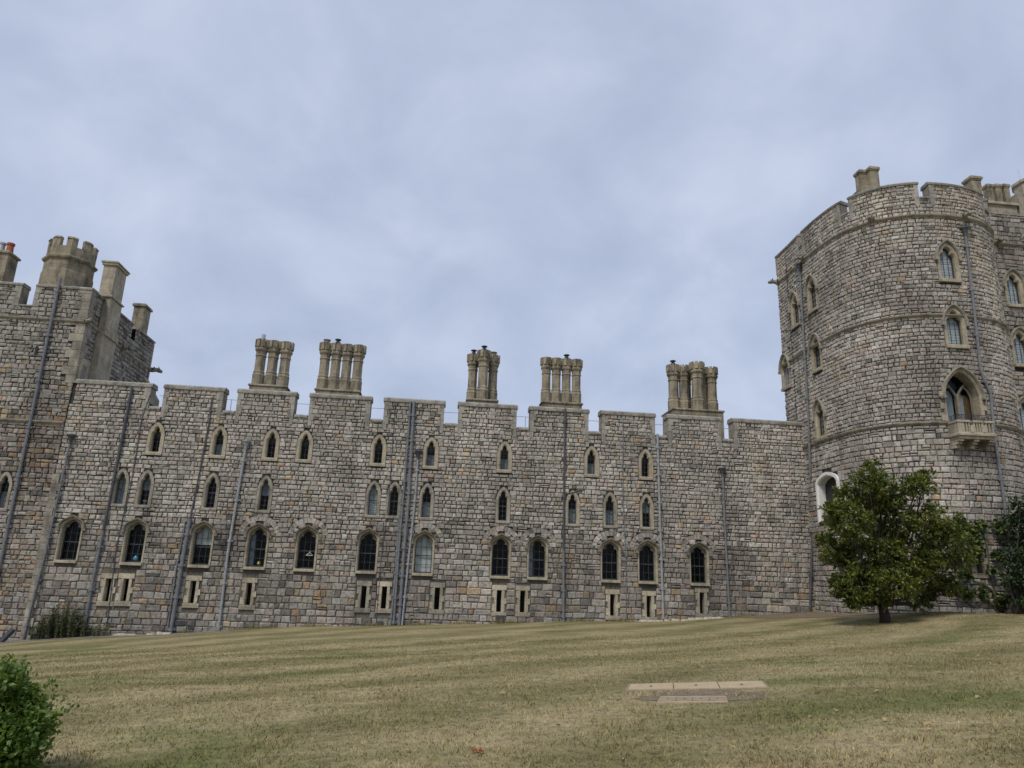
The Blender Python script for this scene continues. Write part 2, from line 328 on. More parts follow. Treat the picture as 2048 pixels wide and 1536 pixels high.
# style: brightness, seed, ochre, pink, dark
UP = (.385, 1.0, .035, .18, .05); LOW = (.295, 2.0, .09, .24, .16); TWR = (.375, 5.0, .02, .30, .05); LT = (.29, 8.0, .26, .42, .12)
def mortar(u, z):
    t = min(1, max(0, (3.0-z+1.5*mnoise.noise(Vector((u*.4, z*.4, 9))))/2.5)); return tuple(a*(1-t)+b*t for a, b in zip((.05, .047, .042), (.15, .14, .12)))
def stone(mb, P, u, z, w, h, col, rough=1.0):
    g = random.uniform(.009, .019); j = .024*rough
    c = [(u+g, z+g), (u+w-g, z+g), (u+w-g, z+h-g), (u+g, z+h-g)]
    c = [(a+random.uniform(-j, j)*.7, b+random.uniform(-j, j)*.7) for a, b in c]
    d = random.uniform(.03, .065); bv = random.uniform(.018, .048); cu, cz = u+w/2, z+h/2
    ins = [(a+(bv if a < cu else -bv), b+(bv if b < cz else -bv)) for a, b in c]
    vs_ = [P(a, b, -.01) for a, b in c]+[P(a, b, d-bv*.7) for a, b in c]+[P(a, b, d+random.uniform(-.008, .008)) for a, b in ins]
    fs = [(i, (i+1) % 4, 4+(i+1) % 4, 4+i) for i in range(4)]+[(4+i, 4+(i+1) % 4, 8+(i+1) % 4, 8+i) for i in range(4)]+[(8, 9, 10, 11)]
    mb.add(vs_, fs, col)
def subtract(iv, cuts):
    out = [iv]
    for a, b in cuts:
        nxt = []
        for p, q in out:
            if b <= p or a >= q: nxt.append((p, q)); continue
            if a > p: nxt.append((p, a))
            if b < q: nxt.append((b, q))
        out = nxt
    return [o for o in out if o[1]-o[0] > .05]
def lay(mb, P, u0, u1, z0, z1, cuts, breaks, hfun, wmean, style_f, rough=1.0):
    """courses of squared rubble; cuts(zlo, zhi) lists the (u,u) intervals that are not masonry"""
    z = z0; bs = sorted(b for b in list(breaks)+[z1] if b > z0+.05)
    sd_ = random.uniform(0, 50)
    def wob(u, zz): return .028*mnoise.noise(Vector((u*.35+sd_, zz*.5, 0)))+.012*mnoise.noise(Vector((u*1.3, zz*1.1+sd_, 0)))
    Pw = lambda u, zz, d: P(u, zz+(wob(u, zz) if zz < z1-.1 else 0), d)
    while z < z1-.02:
        h = hfun(z); nb = min([b for b in bs if b > z+.02], default=z1)
        if z+h > nb-.13: h = nb-z
        for a, b in subtract((u0, u1), cuts(z+.02, z+h-.02)):
            u = a
            while u < b-.02:
                w = wmean(z)*random.choice((.6, .75, .9, 1.0, 1.1, 1.25, 1.55))*random.uniform(.85, 1.15)
                if b-u-w < .16: w = b-u
                st = style_f(u, z)
                if h > .2 and random.random() < .05:
                    q = random.uniform(.4, .6)*h
                    stone(mb, Pw, u, z, w, q, stone_col(st, u, z), rough); stone(mb, Pw, u, z+q, w, h-q, stone_col(st, u, z), rough)
                else: stone(mb, Pw, u, z, w, h, stone_col(st, u, z), rough)
                u += w
        z += h
def sheet(mb, P, u0, u1, z0, z1, hole, ub=(), zb=(), step=.12, d=0.0):
    us = sorted(set([round(x, 4) for x in np.arange(u0, u1, step)]+[round(u1, 4)]+[round(x, 4) for x in ub if u0 < x < u1]))
    zs = sorted(set([round(x, 4) for x in np.arange(z0, z1, step)]+[round(z1, 4)]+[round(x, 4) for x in zb if z0 < x < z1]))
    o = len(mb.v); mb.v.extend(tuple(map(float, P(u, z, d))) for z in zs for u in us); n = len(us)
    for jz in range(len(zs)-1):
        for iu in range(n-1):
            if hole((us[iu]+us[iu+1])/2, (zs[jz]+zs[jz+1])/2): continue
            a = o+jz*n+iu; mb.f.append((a, a+1, a+n+1, a+n)); mb.c.append(mortar(us[iu], zs[jz]))
def sweep(mb, P, u0, u1, z, prof, step=.3):
    """a moulding: closed profile of (out, up) pairs carried along the wall from u0 to u1"""
    n = max(1, int((u1-u0)/step)); k_ = len(prof); vs_ = []
    for i in range(n+1):
        u = u0+(u1-u0)*i/n
        vs_ += [P(u, z+b, a) for a, b in prof]
    fs = [(i*k_+j, (i+1)*k_+j, (i+1)*k_+(j+1) % k_, i*k_+(j+1) % k_) for i in range(n) for j in range(k_)]
    fs += [tuple(range(k_)), tuple(n*k_+j for j in range(k_-1, -1, -1))]
    mb.add(vs_, fs)
STRING = [(-.02, -.10), (.05, -.10), (.14, -.02), (.15, .03), (-.02, .09)]

# ------------------------------------------------------------------ windows
def arch(w, h, spring, kind='pointed', z0=0.0, n=14):
    pts = []; H = h-spring
    if kind == 'rect': prof = [(-w, spring), (-w, h), (0, h), (w, h), (w, spring)]
    elif kind == 'trefoil':
        half = [(-w, spring), (-.98*w, spring+.14*H), (-.86*w, spring+.29*H), (-.68*w, spring+.37*H), (-.5*w, spring+.38*H), (-.56*w, spring+.52*H), (-.53*w, spring+.68*H), (-.36*w, spring+.86*H), (0, h)]
        prof = half+[(-a, b) for a, b in half[-2::-1]]
    else:
        prof = []
        for i in range(n+1):
            x = -1+2*i/n; t = abs(x)
            y = math.sqrt(max(0, 1-t*t)); y = float(np.interp(t, (0, .3, .6, .8, .92, 1), (1, .82, .60, .44, .30, 0))) if kind == 'tudor' else (.62*y+.38*(1-t**1.3))
            prof.append((x*w, spring+H*y))
    return [(-w, z0)]+prof+[(w, z0)]
def resample(pts, n):
    p = np.array(pts, float); s = np.concatenate([[0], np.cumsum(np.hypot(*np.diff(p, axis=0).T))]); t = np.linspace(0, s[-1], n)
    return list(zip(np.interp(t, s, p[:, 0]), np.interp(t, s, p[:, 1])))
def match(inner, outer, n=40):
    """both outlines cut at jamb foot, spring, apex so that ring quads stay regular"""
    return resample(inner, n), resample(outer, n)
def ring(mb, inner, outer, y_front, splay, depth, y_back=.04):
    """surround: front ring, chamfer into the opening, reveal running back, outer edge returning to the wall"""
    n = len(inner); cx = sum(p[0] for p in inner)/n; mid = []
    for (a, b), (c, d) in zip(inner, outer):
        l = math.hypot(c-a, d-b) or 1; q = min(splay/l, .6); mid.append((a+(c-a)*q, b+(d-b)*q))
    loops = [[(x, y_back, z) for x, z in outer], [(x, y_front, z) for x, z in outer], [(x, y_front, z) for x, z in mid], [(x, y_front+splay*1.1, z) for x, z in inner], [(x, depth, z) for x, z in inner]]
    vs_ = [p for lp in loops for p in lp]
    fs = [(k_*n+i, k_*n+i+1, (k_+1)*n+i+1, (k_+1)*n+i) for k_ in range(4) for i in range(n-1)]
    mb.add(vs_, fs)
def fill_outline(mb, pts, y):
    mb.add([(x, y, z) for x, z in pts], [tuple(range(len(pts)))])
def bars(mb, w, h, y, vert, hor, t=.018, dep=.03, rail=None):
    for x in vert: mb.box(x-t/2, y, .03, x+t/2, y+dep, h, None)
    for z in hor: mb.box(-w, y+.002, z-t/2, w, y+dep-.002, z+t/2)
    if rail: mb.box(-w, y-.012, rail-.022, w, y+dep, rail+.022)
def clipz(pts, zlo, zhi):
    return [(x, min(max(z, zlo), zhi)) for x, z in pts]
WIN = {}
def spec(key, **kw): WIN[key] = kw
spec('upper', w=.19, h=1.22, sp=.80, kind='trefoil', ow=.38, oh=1.44, osp=.86, okind='pointed', ob=-.13, mat='buff', hood=False, vert=[0], hor=[.27, .54, .8], rail=None, depth=.30)
spec('middle', w=.20, h=1.45, sp=1.0, kind='trefoil', ow=.36, oh=1.66, osp=1.05, okind='pointed', ob=-.10, mat='greybuff', hood=False, vert=[0], hor=[.24, .48, .98], rail=.72, depth=.24)
spec('main', w=.41, h=1.84, sp=1.46, kind='tudor', ow=.505, oh=1.93, osp=1.54, okind='tudor', ob=-.10, mat='buff', hood=True, hkind='tudor', vert=[-.13, .13], hor=[.4, 1.22], rail=.82, depth=.36)
spec('slit', w=.115, h=.98, sp=.9, kind='rect', ow=.21, oh=1.19, osp=1.1, okind='rect', ob=-.16, mat='buff', hood=False, vert=[], hor=[], rail=None, depth=.3)
spec('tower', w=.34, h=1.62, sp=1.08, kind='trefoil', ow=.52, oh=1.86, osp=1.12, okind='pointed', ob=-.14, mat='buff', hood=True, hkind='pointed', vert=[-.115, .115], hor=[.27, .54, .81, 1.08], rail=None, depth=.2)
PROTO = {}
def make_window(key, parent, loc, rz, fit='none', mat=None, label=None):
    s = WIN[key]; w, h = s['w'], s['h']
    if key not in PROTO:
        P_ = {}
        mb = MB(); inner, outer = match(arch(w, h, s['sp'], s['kind']), arch(s['ow'], s['oh'], s['osp'], s['okind'], s['ob']), 90)
        if key == 'slit':
            rs = random.Random(3); ring(mb, inner, outer, -.045, .035, s['depth'])
            mb.box(-.36, -.052, .98+.02, .34, .03, 1.22); mb.box(-.36, -.062, -.2, .37, .03, -.005, None, .01)
            for i, (z0, z1) in enumerate(((.02, .34), (.36, .62), (.64, .97))):
                e1 = (.34, .26, .33)[i]; e2 = (.27, .35, .25)[i]
                mb.box(-e1, -.05, z0, -.20, .03, z1); mb.box(.20, -.05, z0, e2, .03, z1)
        else: ring(mb, inner, outer, -.055, .045 if key == 'main' else .06, s['depth'])
        sill = MB(); sill.box(-s['ow'] if not s['hood'] else -s['ow']+.02, -.14 if s['hood'] else -.085, s['ob']-.03, s['ow'] if not s['hood'] else s['ow']-.02, s['depth'], -.004, None, .03)
        if key != 'slit': P_['sill'] = (mesh_of('sill', sill), s['mat'])
        P_['window'] = (mesh_of('window', mb), s['mat'])
        oi = resample(arch(w, h, s['sp'], s['kind']), 72)
        pb = MB(); fill_outline(pb, oi, s['depth']-.03); P_['pane'] = (mesh_of('pane', pb), 'glass')
        fb = MB()
        fw = .028 if key != 'main' else .04
        ii = [(x*(1-fw/w), z if z < .01 else z-fw*.9) for x, z in oi]; ii = [(x, max(z, .045)) for x, z in ii]
        n = len(oi); y0 = s['depth']-.075
        fb.add([(x, y0, z) for x, z in oi]+[(x, y0, z) for x, z in ii]+[(x, y0+.04, z) for x, z in ii], [(i, i+1, n+i+1, n+i) for i in range(n-1)]+[(n+i, n+i+1, 2*n+i+1, 2*n+i) for i in range(n-1)])
        fb.box(-w, y0, 0, w, y0+.05, .06)
        top_at = lambda x: np.interp(x, [p[0] for p in oi[n//8:-n//8]], [p[1] for p in oi[n//8:-n//8]]) if True else h
        for x in s['vert']:
            zt = max(p[1] for p in oi if abs(p[0]-x) < w*.25); fb.box(x-.009, y0+.01, .05, x+.009, y0+.035, zt-.02)
        for z in s['hor']: fb.box(-w*.98, y0+.012, z-.009, w*.98, y0+.033, z+.009)
        if s['rail']: fb.box(-w*.99, y0-.006, s['rail']-.024, w*.99, y0+.04, s['rail']+.024)
        if key != 'slit': P_['sash'] = (mesh_of('sash', fb), 'sash')
        if key == 'main':
            cb = MB(); a, b = match(arch(w*.88, h-.10, s['sp']-.14, 'trefoil', s['sp']-.22), arch(w+.02, h+.0, s['sp'], 'tudor', s['sp']-.22), 80)
            ring(cb, a, b, .12, .03, .2, .2); P_['cusped_head'] = (mesh_of('cusped_head', cb), 'hood')  # dark stone colour stands in for the shadow on the head
        if s['hood']:
            hb = MB(); e = .03 if s['hkind'] == 'tudor' else .0
            a, b = match(arch(s['ow']-.01, s['oh']-.02, s['osp'], s['hkind'], s['osp']-.10), arch(s['ow']+.08, s['oh']+.09, s['osp'], s['hkind'], s['osp']-.10), 70)
            ring(hb, a, b, -.17, .05, -.02, .02)
            for sx in (-1, 1):
                x = sx*(s['ow']+.07); hb.box(x-.07, -.17, s['osp']-.22, x+.07, .02, s['osp']-.09)
            P_['hood_mould'] = (mesh_of('hood_mould', hb), 'hood' if key == 'main' else 'greybuff')
        PROTO[key] = P_
    P_ = PROTO[key]
    o = link('window', P_['window'][0], M[P_['window'][1]], parent, loc, rz, label)
    if mat: o.material_slots[0].link = 'OBJECT'; o.material_slots[0].material = M[mat]
    for nm in ('sill', 'pane', 'sash', 'cusped_head', 'hood_mould'):
        if nm in P_: link(nm, P_[nm][0], M[P_[nm][1]], o)
    yb = s['depth']+.03; oi = resample(arch(w, h, s['sp'], s['kind']), 72)
    def panel(nm, zlo, zhi, mat_, x0=-1, x1=1):
        b = MB(); fill_outline(b, [(min(max(x, x0*w), x1*w), z) for x, z in clipz(oi, zlo, zhi)], yb); b.add([(x0*w, yb+.004, zlo), (x1*w, yb+.004, zlo), (x1*w, yb+.004, zlo+.02), (x0*w, yb+.004, zlo+.02)], [(0, 1, 2, 3)]); build(nm, b, mat_, o, (0, 0, 0))
    if fit == 'blind_top': panel('blind', h*.5, h, M['blind'])
    elif fit == 'blind': panel('blind', 0, h, M['blind'])
    elif fit == 'net_bottom': panel('net_curtain', 0, h*.48, M['net'])
    elif fit == 'net_top': panel('net_curtain', h*.5, h, M['net'])
    elif fit == 'net': panel('net_curtain', 0, h, M['net'])
    elif fit == 'white_net': panel('net_curtain', 0, h*.97, M['pale_net'])
    elif fit == 'curtain': panel('curtain', 0, h*.85, M['net'], -1, -.45)
    return o
def out_half(key, z):
    """half-width of a window's stone surround at height z above its sill (0 = clear)"""
    s = WIN[key]; top = s['oh']
    if key == 'slit': return .36 if -.2 < z < 1.24 else 0
    if z < s['ob']-.01 or z > top: return 0
    if z < s['osp']: return s['ow']-.01
    pr = [p for p in arch(s['ow'], s['oh'], s['osp'], s['okind'], s['ob']) if p[0] <= 0][1:]
    return max(.0, -np.interp(z, [p[1] for p in pr], [p[0] for p in pr]))
def in_hole(key, x, z, m=.06):
    s = WIN[key]
    if not (-.03 < z < s['h']+.05): return False
    if z < s['sp']: return abs(x) < s['w']+m
    pr = [p for p in arch(s['w']+m, s['h']+m, s['sp'], 'pointed' if s['kind'] == 'trefoil' else s['kind']) if p[0] <= 0][1:]
    return abs(x) < -np.interp(z, [p[1] for p in pr], [p[0] for p in pr])
def win_cuts(wins):
    def f(zl, zh):
        out = []
        for (u, z, key) in wins:
            hw = max(out_half(key, zl-z), out_half(key, (zl+zh)/2-z), out_half(key, zh-z)*.9)
            if hw > 0: out.append((u-hw-.005, u+hw+.005))
        return out
    return f

# ------------------------------------------------------------------ pipes
def pipe(parent, pts, r, mat, hopper=None, clip=1.9, label=None):
    """a downpipe with socket collars and wall clips; pts in world space, already clear of the wall"""
    mb = MB(); pts = [Vector(map(float, p)) for p in pts]; mb.tube(pts, r, 10)
    run = 0; nxt = .7
    for a, b in zip(pts, pts[1:]):
        l = (b-a).length; d = (b-a)/l
        while nxt < run+l:
            q = a+d*(nxt-run)
            if r > .03:
                mb.tube([q-d*.07, q+d*.07], r*1.35, 10); mb.box(q.x-r*2.1, q.y-.01, q.z-.045, q.x+r*2.1, q.y+r+.07, q.z+.045)
            else: mb.box(q.x-r*2.2, q.y-r*1.5, q.z-.03, q.x+r*2.2, q.y+r+.05, q.z+.03)
            nxt += clip
        run += l
    o = build('downpipe', mb, mat, parent, None, 0, False, label)
    if hopper:
        hb = MB(); p = pts[0]
        hb.lathe([(r*1.2, p.z-.18), (r*1.3, p.z-.05), (.15, p.z+.16), (.17, p.z+.2), (.2, p.z+.21), (.2, p.z+.27), (.16, p.z+.27)], 8, p.x, p.y)
        hb.v = [(v[0], v[1], v[2]) for v in hb.v]; build('hopper', hb, M['dark_pipe'] if hopper == 'dark' else mat, o, (0, 0, 0))
    return o
def wpts(px, off=.13, Y=0.0): return [(lambda q: (q[0], Y-off, q[2]))(W(x, y, Y-off)) for x, y in px]

# ================================================================== long castle range
RX0, RX1, RTOP, RCREN = -17.69, 19.6, 10.28, 9.18
MERL = [(-17.69, -14.05), (-13.43, -10.61), (-9.94, -7.17), (-6.45, -3.46), (-2.79, .23), (.95, 3.92), (4.62, 7.65), (8.34, 11.17), (11.87, 14.72), (15.4, 19.6)]
rng_root = thing('castle_range', 'long grey stone battlemented castle range with four rows of small gothic windows', 'castle building', (1, 0, -1))
PR = lambda u, z, d: (u, -d, z)
wins = []
for x in (312, 438, 543, 610, 757, 862, 1009, 1183, 1291): wins.append((W(x, 900)[0], 7.58-.62, 'upper'))
mid_px = (240, 290, 422, 530, 746, 788, 853, 1006, 1145, 1220, 1293)
for x in mid_px: wins.append((W(x, 1000)[0], 5.18-.74, 'middle'))
main_px = (140, 270, 405, 515, 613, 735, 847, 1002, 1075, 1222, 1295, 1398)
for x in main_px: wins.append((W(x, 1100)[0], 2.68-.86, 'main'))
slit_px = ((215, 1180), (250, 1180), (385, 1184), (497, 1188), (727, 1194), (768, 1195), (874, 1197), (998, 1202), (1045, 1203), (1225, 1210), (1298, 1213), (1404, 1206))
for x, y in slit_px: p = W(x, y); wins.append((p[0], p[2]-.49, 'slit'))
# windows in the picture lean with the lens, so x is read at each row's own height
wins = [(W(x, y)[0], z, key) for (x, y), (_, z, key) in zip(
    [(312, 880), (438, 885), (543, 890), (610, 892), (757, 902), (862, 905), (1009, 915), (1183, 922), (1291, 928)] +
    [(241, 975), (291, 978), (423, 983), (530, 984), (746, 1000), (788, 1002), (853, 1004), (1006, 1012), (1145, 1018), (1220, 1020), (1293, 1025)] +
    [(140, 1080), (270, 1083), (404, 1090), (514, 1093), (613, 1097), (735, 1103), (847, 1108), (1001, 1114), (1075, 1117), (1221, 1122), (1295, 1125), (1398, 1131)] +
    list(slit_px), wins)]
relief = [(W(x, y)[0]) for x, y in ((515, 1092), (613, 1097), (847, 1108), (1001, 1114), (1075, 1117), (1221, 1122), (1295, 1125), (1398, 1131))]
base_cuts = win_cuts(wins); MAINZ = 2.68-.86
RA = dict(w0=.70, w1=.93, z0=2.12, z1=2.36, sp=1.56)
def relief_half(zl):
    s = zl-MAINZ
    if s < RA['sp'] or s > RA['z1']: return 0
    return RA['w1']*math.sqrt(max(0, 1-((s-RA['sp'])/(RA['z1']-RA['sp']))**2))
def range_cuts(zl, zh):
    c = base_cuts(zl, zh)
    zm_ = (zl+zh)/2; ho = relief_half(zm_); si = (zm_-MAINZ-RA['sp'])/(RA['z0']-RA['sp'])
    if ho > .1:
        hi = RA['w0']*math.sqrt(1-si*si) if si < 1 else 0
        for x in relief: c += [(x-ho, x-hi), (x+hi, x+ho)]
    if zh > RCREN-.05:
        for (a, b), (c_, d_) in zip(MERL, MERL[1:]): c.append((b, c_))
        if zl > RCREN-.6:
            for a, b in MERL:
                c.append((a, a+.16)); c.append((b-.16, b))
    return c
mb = MB()
def hole_r(u, z):
    if z > RCREN-.05 and not any(a < u < b for a, b in MERL): return True
    for (wu, wz, key) in wins:
        if abs(u-wu) < .6 and in_hole(key, u-wu, z-wz): return True
    return False
ub = [x for m in MERL for x in m]
for (wu, wz, key) in wins: s = WIN[key]; ub += [wu-s['w']-.06, wu+s['w']+.06]
sheet(mb, PR, RX0, RX1, -2.4, RTOP-.14, hole_r, ub, [RCREN-.05, RCREN-.1])
def r_h(z): return random.uniform(.24, .35) if z < 1.4 else (random.uniform(.19, .265) if z < 4 else random.uniform(.165, .23))
def r_w(z): return .38 if z < 1.4 else (.295 if z < 4 else .265)
def r_style(u, z):
    q = z+1.2*mnoise.noise(Vector((u*.3, z*.3, 7)))
    if q < 1.6: return LOW
    if q < 3.6: return (.30, 3.0, .05, .25, .10)
    return UP
lay(mb, PR, RX0, RX1, -2.3, RTOP-.14, range_cuts, [RCREN-.1], r_h, r_w, r_style)
for x in relief:                                     # relieving arches over the main windows
    nvs = 13
    for i in range(nvs):
        t0 = pi*(.005+.99*i/nvs); t1 = pi*(.005+.99*(i+1)/nvs)-.02
        q = [(RA['w0'], RA['z0']), (RA['w1'], RA['z1'])]
        c4 = []
        for tt, k_ in ((t0, 0), (t1, 0), (t1, 1), (t0, 1)):
            w_, z_ = q[k_]; c4.append((x+w_*math.cos(tt), MAINZ+RA['sp']+(z_-RA['sp'])*math.sin(tt)))
        d = random.uniform(.03, .05)
        col = stone_col((.36, 3, .04, .2, .05), x, 3)
        mb.add([PR(a, b, -.01) for a, b in c4]+[PR(a, b, d) for a, b in c4], [(0, 3, 7, 4), (1, 5, 6, 2), (0, 4, 5, 1), (3, 2, 6, 7), (4, 7, 6, 5)], col)
masonry = build('masonry', mb, M['stone'], rng_root)
# merlon returns, back faces and the lead roof behind
for a, b in MERL:
    for s_, e0 in ((0, a), (1, b)):
        if e0 in (RX0, RX1): continue
        z = RCREN-.55; i = 0; cb = MB()
        while z < RTOP-.2:
            z2 = min(z+random.uniform(.28, .42), RTOP-.14)
            if RTOP-.14-z2 < .15: z2 = RTOP-.14
            e = random.uniform(.24, .32) if i % 2 else .18
            y1 = .12 if z < RCREN-.2 else .62
            x0, x1 = (e0+.003, e0+e) if s_ == 0 else (e0-e, e0-.003)
            cb.box(x0, -.066-.004*(i % 2), z+.005, x1, y1, z2-.005); z = z2; i += 1
        build('merlon_quoins', cb, M['coping'], rng_root)
bb = MB()
for a, b in MERL: bb.box(a+.02, .5, RCREN-.6, b-.02, .6, RTOP-.15, (.2, .19, .17))
bb.box(RX0, .45, 7.8, RX1, .62, RCREN-.12, (.2, .19, .17))
build('parapet_back', bb, M['coping'], rng_root)
COPE = [(-.68, -.02), (.10, -.02), (.11, .07), (.05, .10), (.06, .13), (-.02, .21), (-.6, .21)]
for i, (a, b) in enumerate(MERL): kb = MB(); sweep(kb, PR, a-(.05 if i else 0), b+(.05 if i < 9 else 0), RTOP-.16, COPE, 1.1); build('coping', kb, M['coping'], rng_root)
for (a, b), (c_, d_) in zip(MERL, MERL[1:]): kb = MB(); sweep(kb, PR, b+.055, c_-.055, RCREN-.13, [(-.66, -.02), (.09, -.02), (.09, .05), (.02, .13), (-.6, .15)], .5); build('coping', kb, M['coping'], rng_root)
rb = MB(); rb.box(RX0, .64, 7.7, RX1, 7.5, 7.9); rb.box(RX0, 7.3, -1.5, RX1, 7.5, 7.68); build('roof', rb, M['roof'], rng_root)

fits = ['none', 'net_bottom', 'none', 'none', 'none', 'net_bottom', 'net_bottom', 'net_bottom', 'none'] + \
       ['net', 'net_top', 'none', 'net_top', 'white_net', 'none', 'net_bottom', 'none', 'net_bottom', 'net_bottom', 'net_top'] + \
       ['none', 'none', 'blind_top', 'curtain', 'none', 'none', 'blind', 'none', 'curtain', 'none', 'none', 'none'] + ['none']*12
FL = {'net': 'window veiled by a grey net curtain', 'net_top': 'window with a pale blind in its top half', 'white_net': 'window with a white curtain', 'blind_top': 'window with a cream blind half down',
      'blind': 'window with a white blind fully down', 'curtain': 'window with a grey curtain at one side', 'net_bottom': 'window with pale netting in its lower half', 'none': None}
wmats = [None]*9+['greybuff']*8+['buff', 'greybuff', 'buff']+[None]*12+['pale', 'pale', 'pale', 'buff', 'greybuff', 'pale', 'greybuff', 'pale', 'buff', 'pale', 'pale', 'greybuff']
for (u, z, key), ft, wm in zip(wins, fits, wmats): make_window(key, rng_root, rel(rng_root, (u, -.01, z)), 0, ft, wm, FL[ft])

# downpipes and cables of the range
pipe(rng_root, wpts([(264, 775), (220, 995), (206, 1062)]), .06, M['dark_pipe'])
pipe(rng_root, wpts([(206, 1062), (188, 1150), (165, 1272)]), .07, M['lead'])
pipe(rng_root, wpts([(300, 790), (283, 840), (263.5, 960), (252, 1007), (231, 1103), (222, 1184), (212, 1262)], .07), .024, M['dark_pipe'], None, 1.2)
pipe(rng_root, wpts([(141, 880), (129, 935), (112, 1010), (90, 1110), (66, 1200), (46, 1282)], .12, -.05), .05, M['lead'], 'dark')
pipe(rng_root, wpts([(424, 795), (419, 840), (398, 950), (380, 1038)], .09), .035, M['dark_pipe'])
pipe(rng_root, wpts([(380, 1038), (365, 1120), (341, 1266)], .16), .085, M['lead'], None, 1.4)
pipe(rng_root, wpts([(371, 1042), (352, 1140), (334, 1266)], .08), .03, M['lead'], None, 1.1)
pipe(rng_root, wpts([(492, 892), (470, 1020), (455, 1110), (437, 1260)]), .06, M['pale_pipe'], 'own')
pipe(rng_root, wpts([(791, 803), (777.5, 1000), (762, 1121), (752, 1250)], .06), .018, M['dark_pipe'], None, 1.3)
pipe(rng_root, wpts([(828, 803), (817, 1000), (808, 1100), (798, 1250)], .15), .075, M['lead'], None, 1.3)
pipe(rng_root, wpts([(821, 803), (816, 876), (806, 1000), (800, 1070), (787, 1250)], .12), .055, M['lead'], None, 1.1)
pipe(rng_root, wpts([(836, 912), (830, 1000), (818, 1110), (804, 1250)], .12), .05, M['pale_pipe'], 'dark', 1.5)
pipe(rng_root, wpts([(799, 1030), (792, 1140), (781, 1250)], .1), .05, M['lead'], None, 1.0)
pipe(rng_root, wpts([(1130.5, 817), (1127.6, 1000), (1127, 1100)]), .05, M['dark_pipe'])
pipe(rng_root, wpts([(1127, 1100), (1127, 1244)]), .06, M['lead'], None, 1.2)
pipe(rng_root, wpts([(1246, 824), (1246, 991), (1252, 1120), (1253, 1244)], .06), .022, M['lead'], None, 1.1)
pipe(rng_root, wpts([(1315, 868), (1318.6, 1000), (1323, 1120), (1327, 1244)]), .06, M['pale_pipe'], None, 1.4)
pipe(rng_root, wpts([(1445, 946), (1450, 1060), (1460, 1238)]), .055, M['lead'], 'dark', 1.9)
pipe(rng_root, wpts([(1131, 988), (1150, 984), (1168, 978)], .07), .03, M['dark_pipe'], None, 9)
# iron vents and grilles low on the wall
for (x, y, w_, h_) in ((362, 1246, .34, .2), (760, 1247, .3, .2), (1001, 1237, .5, .3), (383, 1254, .3, .2)):
    gb = MB(); p = W(x, y); gb.box(p[0]-w_/2, -.075, p[2]-h_/2, p[0]+w_/2, -.0, p[2]+h_/2)
    for i in range(5): zz = p[2]-h_/2+h_*(i+.5)/5; gb.box(p[0]-w_/2+.02, -.085, zz-.008, p[0]+w_/2-.02, -.07, zz+.008)
    build('air_vent', gb, M['dark_pipe'], rng_root)
# parapet safety line behind the battlements
lb = MB(); lb.tube([(-14, 1.0, 9.95), (19, 1.0, 9.95)], .012, 6)
for x in np.arange(-13.5, 19, 3): lb.tube([(x, 1.0, 7.9), (x, 1.0, 9.97)], .015, 6)
build('safety_wire', lb, M['metal'], rng_root)

# chimney stacks
def flue(parent, x, y, z0, h, r, pot, dark):
    mb = MB(); t = z0+h; k_ = r
    prof = [(k_*1.16, z0), (k_*1.16, z0+.5), (k_*1.2, z0+.53), (k_*1.16, z0+.58), (k_*1.04, z0+.68), (k_*1.10, z0+.7), (k_*1.08, z0+.76), (k_*.98, z0+.79), (k_*.96, t-.98), (k_*1.08, t-.95), (k_*1.08, t-.90), (k_, t-.87), (k_*1.02, t-.72), (k_*1.26, t-.62), (k_*1.3, t-.54), (k_*1.16, t-.48), (k_*1.16, t-.1), (k_*1.02, t-.09)]
    mb.lathe(prof, 8, x, y)
    for j in range(8):                                  # eight little merlons round the cap
        a = 2*pi*j/8+pi/8; cx_, cy_ = x+math.cos(a)*k_*1.05, y+math.sin(a)*k_*1.05; q = k_*.27
        vs_ = []
        for zz in (t-.44, t):
            for (du, dv) in ((-q, -.05), (q, -.05), (q, .09), (-q, .09)): vs_.append((cx_+math.cos(a)*dv-math.sin(a)*du, cy_+math.sin(a)*dv+math.cos(a)*du, zz-(.0 if zz < t-.1 else .03*(dv > 0))))
        mb.add(vs_, [(3, 2, 1, 0), (4, 5, 6, 7)]+[(i, (i+1) % 4, 4+(i+1) % 4, 4+i) for i in range(4)])
    o = build('flue', mb, M['chimney'], parent, (0, 0, 0))
    if pot:
        pb = MB()
        if pot == 'cowl': pb.lathe([(.13, t-.2), (.13, t+.12), (.08, t+.14), (.08, t+.2), (.17, t+.22), (.17, t+.26), (.05, t+.3)], 10, x, y)
        elif pot == 'tall': pb.lathe([(.11, t-.2), (.11, t+.3)], 10, x, y)
        elif pot == 'flat': pb.lathe([(.16, t-.2), (.15, t+.14), (.2, t+.15), (.2, t+.19)], 10, x, y)
        else: pb.lathe([(.2, t-.2), (.19, t+.02), (.1, t+.06)], 8, x, y)
        build('chimney_pot', pb, M['metal'] if pot in ('tall',) else (M['iron'] if pot == 'cowl' else M['coping']), o, (0, 0, 0))
CY = 2.6
